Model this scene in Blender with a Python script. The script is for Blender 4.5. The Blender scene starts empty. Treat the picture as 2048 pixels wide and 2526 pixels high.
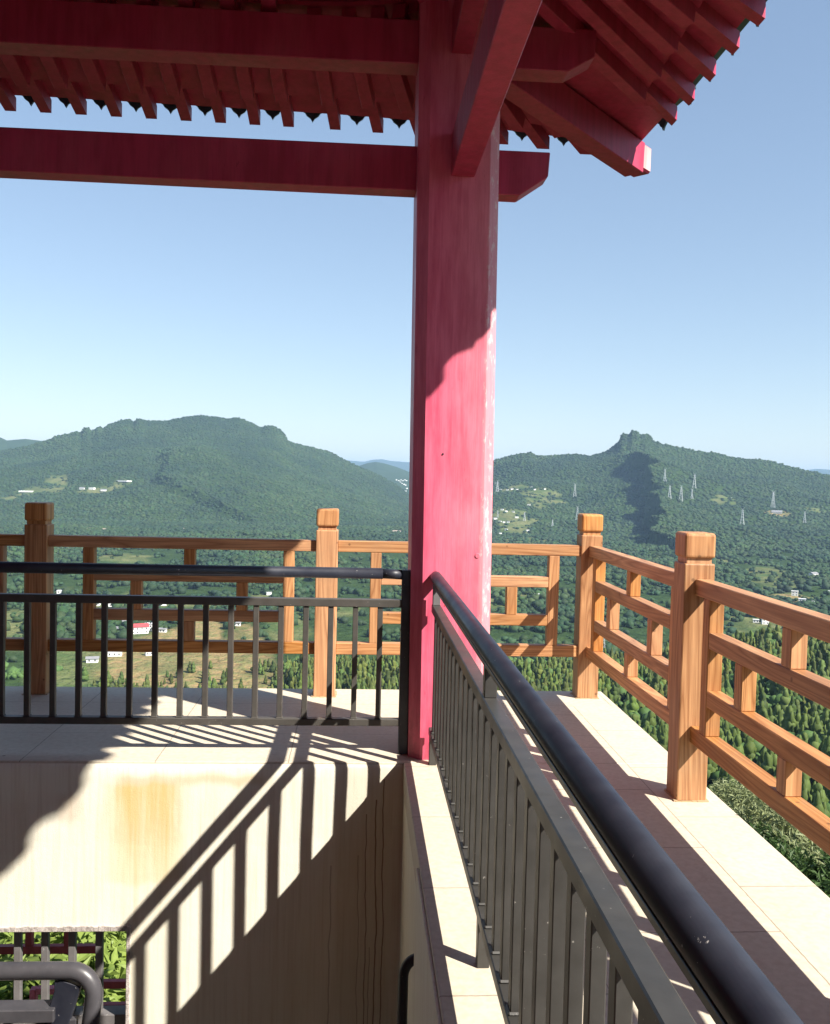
import bpy, bmesh, math, random
import numpy as np
from mathutils import Vector, Matrix
random.seed(7); rng = np.random.default_rng(11)
S = bpy.context.scene
COL = S.collection
PI = math.pi

# ------------------------------------------------------------------ camera
FPX = 2216.34; CY0 = 1263.18
CAM = np.array([-0.2367, -4.2227, 1.3682])
pitch, roll, yaw = -0.0408, 0.0238, 0.0621
_f0 = np.array([math.sin(yaw), math.cos(yaw), 0]); _r0 = np.array([math.cos(yaw), -math.sin(yaw), 0]); _u0 = np.array([0, 0, 1.])
FW = _f0*math.cos(pitch)+_u0*math.sin(pitch); _u = _u0*math.cos(pitch)-_f0*math.sin(pitch)
RT = _r0*math.cos(roll)+_u*math.sin(roll); UP = _u*math.cos(roll)-_r0*math.sin(roll)
def ray(x, y): return FW+RT*(x-1024)/FPX+UP*(CY0-y)/FPX
def bearing(x, y):
    d = ray(x, y); return math.atan2(d[0], d[1]), d[2]/math.hypot(d[0], d[1])
cd = bpy.data.cameras.new('camera'); cam = bpy.data.objects.new('camera', cd); COL.objects.link(cam)
cd.sensor_fit = 'HORIZONTAL'; cd.sensor_width = 36; cd.lens = FPX/2048*36; cd.clip_start = .02; cd.clip_end = 200000
M = Matrix([[RT[0], UP[0], -FW[0], CAM[0]], [RT[1], UP[1], -FW[1], CAM[1]], [RT[2], UP[2], -FW[2], CAM[2]], [0, 0, 0, 1]])
cam.matrix_world = M
S.camera = cam
S.render.resolution_x = 830; S.render.resolution_y = 1024

# ------------------------------------------------------------------ light
SUN = Vector((.845, -.70, 1.0))           # towards the sun
elev = math.atan2(SUN.z, math.hypot(SUN.x, SUN.y)); az = math.atan2(SUN.x, SUN.y)
w = bpy.data.worlds.new('World'); S.world = w; w.use_nodes = True
nt = w.node_tree; nt.nodes.clear()
sky = nt.nodes.new('ShaderNodeTexSky'); sky.sky_type = 'NISHITA'; sky.sun_disc = False
sky.sun_elevation = elev; sky.sun_rotation = az; sky.altitude = 300; sky.air_density = 1.05; sky.dust_density = .05; sky.ozone_density = 1.0
bg = nt.nodes.new('ShaderNodeBackground'); bg.inputs[1].default_value = .099
out = nt.nodes.new('ShaderNodeOutputWorld'); gm = nt.nodes.new('ShaderNodeGamma'); gm.inputs[1].default_value = .66; nt.links.new(sky.outputs[0], gm.inputs[0])
tn = nt.nodes.new('ShaderNodeMix'); tn.data_type = 'RGBA'; tn.blend_type = 'MULTIPLY'; tn.inputs[0].default_value = 1; tn.inputs[7].default_value = (.99, 1.07, 1.17, 1)
nt.links.new(gm.outputs[0], tn.inputs[6]); nt.links.new(tn.outputs[2], bg.inputs[0]); nt.links.new(bg.outputs[0], out.inputs[0])
ld = bpy.data.lights.new('sun', 'SUN'); ld.energy = 4.6; ld.angle = math.radians(.53); ld.color = (1, .94, .84)
sun = bpy.data.objects.new('sun', ld); COL.objects.link(sun)
sun.rotation_euler = (-SUN).to_track_quat('-Z', 'Y').to_euler(); sun.location = (5, -5, 8)
S.view_settings.view_transform = 'Standard'; S.view_settings.look = 'None'; S.view_settings.exposure = 1.3; S.view_settings.gamma = 1

# ------------------------------------------------------------------ materials
class N:
    """small node helper"""
    def __init__(s, name):
        s.m = bpy.data.materials.new(name); s.m.use_nodes = True; s.t = s.m.node_tree; s.t.nodes.clear()
        s.o = s.t.nodes.new('ShaderNodeOutputMaterial'); s.b = s.t.nodes.new('ShaderNodeBsdfPrincipled')
        s.t.links.new(s.b.outputs[0], s.o.inputs[0]); s.b.inputs['Specular IOR Level'].default_value = .3
    def n(s, ty, **kw):
        d = s.t.nodes.new(ty)
        for k, v in kw.items(): setattr(d, k, v)
        return d
    def l(s, a, b): s.t.links.new(a, b)
    def pos(s, scale=(1, 1, 1), obj=False, rand=0):
        if obj: src = s.n('ShaderNodeTexCoord').outputs['Object']
        else: src = s.n('ShaderNodeNewGeometry').outputs['Position']
        mp = s.n('ShaderNodeMapping'); mp.inputs['Scale'].default_value = scale; s.l(src, mp.inputs[0])
        if rand:
            oi = s.n('ShaderNodeObjectInfo'); mu = s.n('ShaderNodeMath', operation='MULTIPLY'); mu.inputs[1].default_value = rand
            s.l(oi.outputs['Random'], mu.inputs[0]); s.l(mu.outputs[0], mp.inputs['Location'])
        return mp.outputs[0]
    def noise(s, vec, scale, detail=4, rough=.55, dist=0):
        d = s.n('ShaderNodeTexNoise'); d.inputs['Scale'].default_value = scale; d.inputs['Detail'].default_value = detail
        d.inputs['Roughness'].default_value = rough; d.inputs['Distortion'].default_value = dist; s.l(vec, d.inputs['Vector']); return d.outputs['Fac']
    def ramp(s, fac, stops):
        r = s.n('ShaderNodeValToRGB'); e = r.color_ramp.elements
        while len(e) < len(stops): e.new(.5)
        for i, (p, c) in enumerate(stops):
            e[i].position = p; e[i].color = (c, c, c, 1) if not hasattr(c, '__len__') else (*c, 1)
        s.l(fac, r.inputs[0]); return r.outputs[0]
    def mix(s, fac, a, b, mode='MIX'):
        d = s.n('ShaderNodeMix', data_type='RGBA', blend_type=mode)
        for i, v in ((0, fac), (6, a), (7, b)):
            if isinstance(v, (int, float)): d.inputs[i].default_value = v
            elif isinstance(v, tuple): d.inputs[i].default_value = (*v, 1)
            else: s.l(v, d.inputs[i])
        return d.outputs[2]
    def math(s, op, a, b=0, c=None):
        d = s.n('ShaderNodeMath', operation=op)
        for i, v in enumerate((a, b, c)):
            if v is None: continue
            if isinstance(v, (int, float)): d.inputs[i].default_value = v
            else: s.l(v, d.inputs[i])
        return d.outputs[0]
    def bump(s, h, strength=.3, dist=.01):
        b = s.n('ShaderNodeBump'); b.inputs['Strength'].default_value = strength; b.inputs['Distance'].default_value = dist
        s.l(h, b.inputs['Height']); s.l(b.outputs[0], s.b.inputs['Normal'])
    def fin(s, col, rough=.6, metal=0, spec=None):
        if isinstance(col, tuple): s.b.inputs['Base Color'].default_value = (*col, 1)
        else: s.l(col, s.b.inputs['Base Color'])
        if isinstance(rough, (int, float)): s.b.inputs['Roughness'].default_value = rough
        else: s.l(rough, s.b.inputs['Roughness'])
        s.b.inputs['Metallic'].default_value = metal
        if spec is not None: s.b.inputs['Specular IOR Level'].default_value = spec
        return s.m
    def xyz(s, obj=False):
        src = s.n('ShaderNodeTexCoord').outputs['Object'] if obj else s.n('ShaderNodeNewGeometry').outputs['Position']
        d = s.n('ShaderNodeSeparateXYZ'); s.l(src, d.inputs[0]); return d.outputs
    def band(s, v, a, b, soft):      # 1 inside [a,b]
        p = s.n('ShaderNodeMapRange', interpolation_type='SMOOTHSTEP'); s.l(v, p.inputs[0])
        p.inputs[1].default_value = a-soft; p.inputs[2].default_value = a+soft
        q = s.n('ShaderNodeMapRange', interpolation_type='SMOOTHSTEP'); s.l(v, q.inputs[0])
        q.inputs[1].default_value = b-soft; q.inputs[2].default_value = b+soft
        return s.math('SUBTRACT', p.outputs[0], q.outputs[0])

def wood(axis):
    k = N('oiled pine wood along '+axis)
    sc = {'x': (.06, 1, 1), 'y': (1, .06, 1), 'z': (1, 1, .06)}[axis]
    v = k.pos(sc, rand=7)
    big = k.noise(v, 9, 2, .5, .6)
    wv = k.math('FRACT', k.math('MULTIPLY', big, 11))
    tri = k.math('ABSOLUTE', k.math('SUBTRACT', wv, .5))
    grain = k.ramp(tri, [(0, .18), (.14, .55), (.5, 1)])
    fine = k.noise(k.pos(tuple(q*.4 if q < 1 else q for q in sc), rand=3), 160, 3, .6)
    col = k.mix(grain, (.28, .11, .036), (.64, .335, .145))
    col = k.mix(k.ramp(fine, [(.35, .0), (.62, 1)]), k.mix(.45, col, (.24, .09, .03)), col)
    patch = k.noise(k.pos((1, 1, 1), rand=5), 2.5, 3)
    col = k.mix(k.ramp(patch, [(.4, 0), (.65, .35)]), col, (.36, .15, .06))
    vo = k.n('ShaderNodeTexVoronoi'); vo.inputs['Scale'].default_value = 9; k.l(k.pos((1, 1, 1), rand=2), vo.inputs['Vector'])
    kn = k.ramp(vo.outputs['Distance'], [(.055, 1), (.085, 0)])
    col = k.mix(k.math('MULTIPLY', kn, .55), col, (.07, .025, .01))
    oi = k.n('ShaderNodeObjectInfo'); hs = k.n('ShaderNodeHueSaturation'); k.l(col, hs.inputs['Color'])
    k.l(k.math('ADD', .84, k.math('MULTIPLY', oi.outputs['Random'], .30)), hs.inputs['Value'])
    k.l(k.math('ADD', .9, k.math('MULTIPLY', k.math('FRACT', k.math('MULTIPLY', oi.outputs['Random'], 7.3)), .2)), hs.inputs['Saturation'])
    col = hs.outputs[0]
    gz = k.noise(k.pos((1, 1, 1)), 5, 5, .7); col = k.mix(k.ramp(gz, [(.52, 0), (.72, .32)]), col, (.30, .19, .11))
    k.bump(k.math('ADD', k.math('MULTIPLY', grain, .6), fine), .25, .002)
    return k.fin(col, .5, 0, .35)
WX, WY, WZ = wood('x'), wood('y'), wood('z')

SEAL = N('ochre sealant').fin((.42, .30, .18), .6)
def red_paint(name, base, dark, chip=.0):
    k = N(name)
    st = k.noise(k.pos((1, 1, .12)), 22, 5, .6)
    bl = k.noise(k.pos((1, 1, .5)), 4.5, 5, .62)
    col = k.mix(k.ramp(st, [(.38, .55), (.6, 0)]), base, dark)
    col = k.mix(k.ramp(bl, [(.45, 0), (.75, .45)]), col, tuple(min(1, c*1.15+.05) for c in base))
    sc = k.noise(k.pos((1, 1, .3)), 38, 4, .75)
    sp = k.math('MULTIPLY', k.ramp(sc, [(.64, 0), (.68, .75)]), k.ramp(k.noise(k.pos((1, 1, .6)), 5, 2), [(.48, 0), (.6, 1)]))
    col = k.mix(sp, col, dark)
    if chip:
        c2 = k.noise(k.pos((1, 1, .4)), 30, 6, .8)
        x, y, z = k.xyz()
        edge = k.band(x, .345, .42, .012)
        cm = k.math('MULTIPLY', k.ramp(c2, [(.54, 0), (.58, chip)]), edge)
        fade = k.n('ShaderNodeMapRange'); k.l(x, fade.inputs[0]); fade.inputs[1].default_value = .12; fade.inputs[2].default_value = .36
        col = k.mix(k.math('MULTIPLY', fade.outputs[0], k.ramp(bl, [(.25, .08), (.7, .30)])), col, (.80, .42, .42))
        col = k.mix(k.math('MULTIPLY', edge, .22), col, (.78, .52, .48))  # sunlit paleness of the right chamfer mixed into the paint colour
        col = k.mix(cm, col, (.80, .70, .64))
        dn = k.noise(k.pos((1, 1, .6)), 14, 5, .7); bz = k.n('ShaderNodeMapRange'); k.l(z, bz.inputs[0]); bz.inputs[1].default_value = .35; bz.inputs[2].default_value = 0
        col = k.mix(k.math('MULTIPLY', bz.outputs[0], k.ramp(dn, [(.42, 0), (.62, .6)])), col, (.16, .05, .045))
    hair = k.noise(k.pos((1, 1, .035)), 120, 3, .6); col = k.mix(k.ramp(hair, [(.5, 0), (.75, .3)]), col, dark)
    k.bump(k.math('ADD', k.math('ADD', st, bl), hair), .25, .004)
    return k.fin(col, k.ramp(bl, [(.3, .38), (.7, .62)]), 0, .4)
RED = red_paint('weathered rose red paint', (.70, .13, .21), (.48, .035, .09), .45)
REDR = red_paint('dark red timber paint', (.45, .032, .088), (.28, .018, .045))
ENDS = red_paint('bleached pink timber ends', (.62, .42, .40), (.40, .16, .16))
REDX = red_paint('maroon fence paint', (.33, .03, .04), (.2, .015, .02))

def iron(name, base, rough, chips=.8, chipcol=(.42, .41, .39), cs=28):
    k = N(name)
    n1 = k.noise(k.pos((1, 1, 1), rand=3), cs, 5, .75)
    n2 = k.noise(k.pos((1, 1, 1), rand=1), 6, 3, .5)
    ch = k.math('MULTIPLY', k.ramp(n1, [(.665, 0), (.68, chips)]), k.ramp(n2, [(.42, 0), (.5, 1)]))
    vo = k.n('ShaderNodeTexVoronoi'); vo.inputs['Scale'].default_value = 34; k.l(k.pos((1, 1, 1), rand=4), vo.inputs['Vector'])
    sp = k.math('MULTIPLY', k.ramp(vo.outputs['Distance'], [(.045, .6), (.07, 0)]), k.ramp(n2, [(.45, 0), (.52, 1)]))
    dust = k.ramp(k.noise(k.pos((1, 1, 1), rand=2), 14, 5, .6), [(.35, 0), (.75, .5)])
    col = k.mix(dust, base, tuple(c*1.5+.02 for c in base))
    col = k.mix(ch, col, chipcol); col = k.mix(sp, col, chipcol)
    k.bump(k.noise(k.pos((1, 1, 1)), 120, 3), .06, .002)
    return k.fin(col, k.ramp(n2, [(.3, rough-.06), (.7, rough+.1)]), 0, .5)
TUBE = iron('chipped black handrail paint', (.013, .015, .025), .42)
BARM = iron('weathered charcoal iron paint', (.058, .053, .047), .42, .55, (.35, .33, .3), 40)
BARR = iron('shade darkened charcoal iron paint', (.036, .034, .031), .42, .55, (.35, .33, .3), 40)  # copy of the back rail's iron paint, darkened for the shaded faces
GUARD = iron('scuffed slate grey tube paint', (.048, .046, .052), .38, .8, (.6, .58, .55), 30)
BARG = iron('dusty grey iron paint', (.12, .112, .112), .5, .5, (.6, .58, .55))

# tiled terrace
k = N('cream stone terrace tiles')
x, y, z = k.xyz()
sp1 = k.noise(k.pos(), 11, 5, .7)
def joint(v, per, off, wd=.0028):
    a = k.math('ADD', k.math('MULTIPLY', v, 1/per), off+100)
    f = k.math('ABSOLUTE', k.math('SUBTRACT', k.math('FRACT', a), .5))
    return k.math('GREATER_THAN', f, .5-wd/per)
def step_(v, t): return k.math('GREATER_THAN', v, t)
wob = k.math('MULTIPLY', k.math('SUBTRACT', k.noise(k.pos(), 25, 3), .5), .006)
yw = k.math('ADD', y, wob); xw = k.math('ADD', x, wob)
right = k.math('MULTIPLY', step_(x, 0), k.math('LESS_THAN', y, 1.078))
outer = step_(x, 1.078)
inner = k.math('LESS_THAN', x, .46)
jA = joint(yw, .62, .5+.372/.62); jB = joint(yw, .62, .5+.674/.62)
sel = k.math('MAXIMUM', outer, inner)
jR = k.math('MULTIPLY', k.math('ADD', k.math('MULTIPLY', jA, sel), k.math('MULTIPLY', jB, k.math('SUBTRACT', 1, sel))), right)
jl = k.math('MULTIPLY', k.math('MAXIMUM', k.band(xw, 1.076, 1.081, .0005), k.band(xw, .459, .462, .0005)), k.math('LESS_THAN', y, 1.078))
bk = k.math('SUBTRACT', 1, right)
jC = k.math('MULTIPLY', k.math('MULTIPLY', joint(xw, .62, .5+.236/.62), k.math('GREATER_THAN', y, 0)), bk)
jD = k.math('MULTIPLY', k.math('MAXIMUM', k.band(yw, 1.076, 1.081, .0005), k.band(yw, .46, .463, .0005)), k.math('LESS_THAN', x, 1.078))
J = k.math('MAXIMUM', k.math('MAXIMUM', jR, jl), k.math('MAXIMUM', jC, jD))
cl = k.noise(k.pos(), 3.2, 5, .6); fn = k.noise(k.pos(), 40, 4, .6); sb = k.noise(k.pos(), 7, 4, .65)
col = k.mix(cl, (.52, .455, .355), (.62, .56, .455))
col = k.mix(k.ramp(fn, [(.35, .3), (.6, 0)]), col, (.36, .29, .2))
col = k.mix(k.ramp(sb, [(.60, 0), (.72, .35)]), col, (.50, .38, .28))
col = k.mix(k.math('MULTIPLY', k.ramp(sp1, [(.60, 0), (.66, 1)]), .3), col, (.42, .30, .21))
vo = k.n('ShaderNodeTexVoronoi'); vo.inputs['Scale'].default_value = 3.2; k.l(k.pos(), vo.inputs['Vector'])
col = k.mix(k.ramp(vo.outputs['Distance'], [(.018, .75), (.03, 0)]), col, (.12, .09, .07))
col = k.mix(k.math('MULTIPLY', J, .55), col, (.12, .09, .065))
k.bump(k.math('SUBTRACT', k.math('MULTIPLY', fn, .3), J), .35, .003)
TILE = k.fin(col, .62, 0, .25)

# stucco wall with streaks, a damp ochre patch and rust drips
k = N('cream stucco with damp stains')
x, y, z = k.xyz()
st = k.noise(k.pos((1, 1, .05)), 26, 4, .6); st2 = k.noise(k.pos((1, 1, .03)), 75, 3, .5); cl = k.noise(k.pos(), 2.2, 5, .6)
col = k.mix(cl, (.72, .68, .56), (.80, .77, .67))
col = k.mix(k.ramp(st, [(.48, 0), (.72, .4)]), col, (.58, .50, .36))
col = k.mix(k.ramp(st2, [(.5, 0), (.72, .22)]), col, (.42, .35, .25))
dz = k.math('ADD', z, k.math('MULTIPLY', k.math('SUBTRACT', k.noise(k.pos((1, 1, .3)), 6, 4), .5), .12))
dx = k.math('ADD', x, k.math('MULTIPLY', k.math('SUBTRACT', k.noise(k.pos((1, 1, .4)), 9, 4), .5), .10))
m1 = k.math('MULTIPLY', k.band(dx, -1.38, -1.03, .05), k.band(dz, -.58, -.105, .02))
m1b = k.math('MULTIPLY', k.band(dx, -1.33, -1.06, .03), k.band(dz, -1.6, -.10, .03))
mm = k.math('MULTIPLY', k.math('ADD', k.math('MULTIPLY', m1, .45), k.math('MULTIPLY', m1b, .22)), k.ramp(st, [(.3, .6), (.7, 1)]))
oz = k.n('ShaderNodeMapRange'); k.l(z, oz.inputs[0]); oz.inputs[1].default_value = -.75; oz.inputs[2].default_value = -.15
mm = k.math('MULTIPLY', mm, k.math('ADD', .35, k.math('MULTIPLY', oz.outputs[0], .9)))
col = k.mix(mm, col, (.56, .40, .09))
top = k.math('MULTIPLY', k.band(dz, -.11, -.065, .02), k.band(dx, -1.35, -.66, .05))
col = k.mix(k.math('MULTIPLY', top, .4), col, (.52, .33, .10))
lft = k.math('MULTIPLY', k.band(dx, -1.62, -1.52, .03), k.band(dz, -.28, -.16, .03))
col = k.mix(k.math('MULTIPLY', lft, .35), col, (.45, .3, .2))
# rust drips near the corner and right of the stain
drip = None
wx = k.math('ADD', x, k.math('MULTIPLY', k.math('SUBTRACT', k.noise(k.pos((1, 1, 1)), 3, 3), .5), .05))
for cx, z0, wd, am in ((-.165, -.25, .0026, .75), (-.118, -.18, .003, .85), (-.085, -.08, .0028, .8), (-.20, -.45, .0022, .5), (-.335, -.5, .0032, .4), (-.145, -.9, .002, .6)):
    d = k.math('MULTIPLY', k.math('MULTIPLY', k.band(wx, cx-wd, cx+wd, wd*.6), k.math('LESS_THAN', z, z0)), am)
    drip = d if drip is None else k.math('MAXIMUM', drip, d)
drip = k.math('MULTIPLY', drip, k.band(y, -.05, .05, .001))
col = k.mix(drip, col, (.10, .045, .02))
dw = k.math('MULTIPLY', k.band(dx, -.30, -.03, .03), k.band(y, -.05, .05, .001))
col = k.mix(k.math('MULTIPLY', dw, .22), col, (.36, .27, .15))
gr = k.noise(k.pos(), 230, 3, .7); bl = k.noise(k.pos(), 9, 3)
sp = k.ramp(k.noise(k.pos(), 60, 5, .8), [(.70, 0), (.73, .35)])
col = k.mix(sp, col, (.35, .26, .16))
k.bump(k.math('ADD', k.math('MULTIPLY', gr, .5), bl), .35, .006)
STUC = k.fin(col, .85, 0, .1)
k = N('grey cement reveal'); cl = k.noise(k.pos(), 45, 5, .7)
col = k.mix(k.ramp(cl, [(.4, 0), (.62, 1)]), (.30, .26, .24), (.52, .47, .44)); k.bump(cl, .8, .008); CEM = k.fin(col, .9)
k = N('stair concrete'); cl = k.noise(k.pos(), 5, 5, .6); STAIR = k.fin(k.mix(cl, (.24, .19, .15), (.36, .30, .24)), .8)
k = N('glazed blue grey roof tile'); cl = k.noise(k.pos(), 12, 4, .6); RT_M = k.fin(k.mix(cl, (.03, .055, .085), (.10, .13, .16)), .35, 0, .5)
k = N('steel pylon'); PYL = k.fin((.55, .57, .58), .5, .3)

# ------------------------------------------------------------------ object helpers
def mesh_obj(name, verts, faces, mat, parent=None, smooth=False):
    me = bpy.data.meshes.new(name); me.from_pydata([tuple(v) for v in verts], [], faces); me.update()
    if smooth: me.polygons.foreach_set('use_smooth', [True]*len(me.polygons))
    if mat: me.materials.append(mat)
    o = bpy.data.objects.new(name, me); COL.objects.link(o)
    if parent: o.parent = parent; o.matrix_parent_inverse = Matrix.Translation(-parent_loc(parent))
    return o
def parent_loc(p):
    v = Vector(p.location)
    while p.parent: p = p.parent; v = v+p.location if False else v
    return v
def bm_obj(name, bm, mat, parent=None, smooth=False):
    me = bpy.data.meshes.new(name); bm.to_mesh(me); bm.free()
    if smooth: me.polygons.foreach_set('use_smooth', [True]*len(me.polygons))
    for m in (mat if isinstance(mat, (list, tuple)) else [mat]): me.materials.append(m)
    o = bpy.data.objects.new(name, me); COL.objects.link(o)
    if parent: o.parent = parent; o.matrix_parent_inverse = Matrix.Translation(-Vector(parent.location))
    return o
def tag(o, label=None, cat=None, group=None, kind=None):
    if label: o['label'] = label
    if cat: o['category'] = cat
    if group: o['group'] = group
    if kind: o['kind'] = kind
    return o
def empty(name, loc, label, cat, group=None):
    o = bpy.data.objects.new(name, None); COL.objects.link(o); o.location = loc; o.empty_display_size = .1
    return tag(o, label, cat, group)
def add_box(bm, a, b, bev=0, seg=1, mi=0):
    a = Vector(a); b = Vector(b); c = (a+b)/2; s = b-a
    r = bmesh.ops.create_cube(bm, size=1, matrix=Matrix.Translation(c) @ Matrix.Diagonal((s.x, s.y, s.z, 1)))
    fs = {f for v in r['verts'] for f in v.link_faces}
    for f in fs: f.material_index = mi
    if bev:
        es = list({e for v in r['verts'] for e in v.link_edges})
        bmesh.ops.bevel(bm, geom=es, offset=bev, segments=seg, affect='EDGES', profile=.5)
def box(name, a, b, mat, parent=None, bev=.003, seg=1):
    bm = bmesh.new(); add_box(bm, a, b, bev, seg); return bm_obj(name, bm, mat, parent)
def add_bar(bm, p0, p1, wd, ht, up=(0, 0, 1), bev=0, drop=0):
    """rectangular timber from p0 to p1 (centre line), w across, h up"""
    p0 = Vector(p0); p1 = Vector(p1); d = (p1-p0); L = d.length; d.normalize(); up = Vector(up)
    s = d.cross(up).normalized(); u = s.cross(d).normalized()
    m = Matrix(((s.x, d.x, u.x, 0), (s.y, d.y, u.y, 0), (s.z, d.z, u.z, 0), (0, 0, 0, 1)))
    m.translation = (p0+p1)/2
    r = bmesh.ops.create_cube(bm, size=1, matrix=m @ Matrix.Diagonal((wd, L, ht, 1)))
    if bev: bmesh.ops.bevel(bm, geom=list({e for v in r['verts'] for e in v.link_edges}), offset=bev, segments=1, affect='EDGES')
def bar(name, p0, p1, wd, ht, mat, parent=None, bev=.003):
    bm = bmesh.new(); add_bar(bm, p0, p1, wd, ht, bev=bev); return bm_obj(name, bm, mat, parent)
def tube_mesh(pts, r, seg=20, caps=True):
    pts = [Vector(p) for p in pts]; vs = []; fs = []; n = len(pts)
    t0 = (pts[1]-pts[0]).normalized(); ref = Vector((0, 0, 1)) if abs(t0.z) < .9 else Vector((1, 0, 0))
    side = t0.cross(ref).normalized()
    for i, p in enumerate(pts):
        t = ((pts[min(i+1, n-1)]-p).normalized()+(p-pts[max(i-1, 0)]).normalized()).normalized()
        side = (side-t*side.dot(t)).normalized(); u = t.cross(side)
        for j in range(seg):
            a = 2*PI*j/seg; vs.append(p+side*math.cos(a)*r+u*math.sin(a)*r)
    for i in range(n-1):
        for j in range(seg):
            a = i*seg+j; b = i*seg+(j+1) % seg; fs.append((a, b, b+seg, a+seg))
    if caps: fs.append(tuple(range(seg-1, -1, -1))); fs.append(tuple(range((n-1)*seg, n*seg)))
    return vs, fs
def tube(name, pts, r, mat, parent=None, seg=24):
    v, f = tube_mesh(pts, r, seg); return mesh_obj(name, v, f, mat, parent, smooth=True)

# ------------------------------------------------------------------ terrace and stairwell
bm = bmesh.new()
YO, XO, TH = 1.456, 1.352, .14
# L-shaped slab: back strip + right strip butted together
add_box(bm, (-5, 0, -TH), (XO, YO, 0), .006, 2)
add_box(bm, (0, -8, -TH), (XO, -.0005, 0), .006, 2)
tag(bm_obj('terrace', bm, TILE), kind='structure', label='cream tiled terrace ledge')

WT = .18
wl = empty('stairwell_wall', (-1, 0.1, -2.4), 'cream stucco stairwell wall with ochre damp stain and rust drips under the back railing', 'wall')
bm = bmesh.new()
WX0, WX1, WZ0, WZ1 = -2.9, -1.285, -1.42, -.806
add_box(bm, (WX1, 0.002, -2.4), (.3, WT, -TH-.001), .0)
add_box(bm, (-5, 0.002, WZ1), (WX1-.0005, WT, -TH-.001), .0)
add_box(bm, (-5, 0.002, -2.4), (WX0, WT, WZ1-.0005), .0)
add_box(bm, (WX0+.0005, 0.002, -2.4), (WX1-.0005, WT, WZ0), .0)
bm_obj('wall_face', bm, STUC, wl)
# rounded plaster lip under the tile edge
v = []; f = []
prof = [(.0045, -.46), (.002, -.34), (-.001, -.2), (-.0035, -.08), (-.0035, -.03), (.0, -.012), (.008, -.003)]
nx = 60
for i in range(nx+1):
    xx = -5+5*i/nx
    for (yy, zz) in prof: v.append((xx, yy-.001+random.uniform(-.0006, .0006), zz))
m_ = len(prof)
for i in range(nx):
    for j in range(m_-1): f.append((i*m_+j, (i+1)*m_+j, (i+1)*m_+j+1, i*m_+j+1))
mesh_obj('plaster_lip', v, f, STUC, wl, True)
# ragged cement reveal round the opening
bm = bmesh.new()
def ragged(bm, a, b, nrm, n):
    # low plaster arris, slightly uneven
    a = Vector(a); b = Vector(b)
    for i in range(n):
        p = a.lerp(b, i/n); q = a.lerp(b, (i+1)/n); j = random.uniform(.85, 1.12)
        if nrm == 'z': add_box(bm, (p.x, -.006*j, p.z-.004), (q.x+.001, .10, p.z+.022*j), .002)
        else: add_box(bm, (p.x-.004, -.006*j, min(p.z, q.z)), (p.x+.014*j, .10, max(p.z, q.z)+.001), .002)
ragged(bm, (WX0, 0, WZ1), (WX1, 0, WZ1), 'z', 60); ragged(bm, (WX1, 0, WZ0), (WX1, 0, WZ1+.02), 'x', 30)
bm_obj('cement_reveal', bm, CEM, wl)

sw = empty('side_wall', (.1, -3, -2.4), 'narrow cream side wall dropping below the right tiled ledge into the stairwell', 'wall')
box('wall_face', (.002, -1.12, -2.4), (.2, .001, -TH-.001), STUC, sw, 0)
box('wall_pier', (-.010, -8, -2.4), (-.0008, -1.121, -.012), STUC, sw, .002); box('wall_core', (0, -8, -2.4), (.2, -1.121, -TH-.001), STUC, sw, 0)
ow = empty('outer_wall', (1.2, -2, -9), 'cream outer retaining wall carrying the right ledge', 'wall')
box('wall_face', (1.0, -8, -9), (1.25, 1.3, -TH-.001), STUC, ow, 0)
st = empty('concrete_stairs', (-1.5, -3, -2.4), 'pale concrete stair flight running down inside the stairwell', 'stairs')
bm = bmesh.new()
add_box(bm, (-5, -9, -2.6), (-.02, -2.7, -.25), 0)
bm_obj('landing', bm, STAIR, st)
for i in range(8):
    bm = bmesh.new(); add_box(bm, (-1.5, -2.7+.27*i+.0005, -2.6), (-.02, -2.7+.27*(i+1), -.25-.2*(i+1)), .004); bm_obj('step', bm, STAIR, st)
box('stair_floor', (-5, -2.7, -2.7), (-1.501, -.001, -2.0), STAIR, st, 0)

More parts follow.
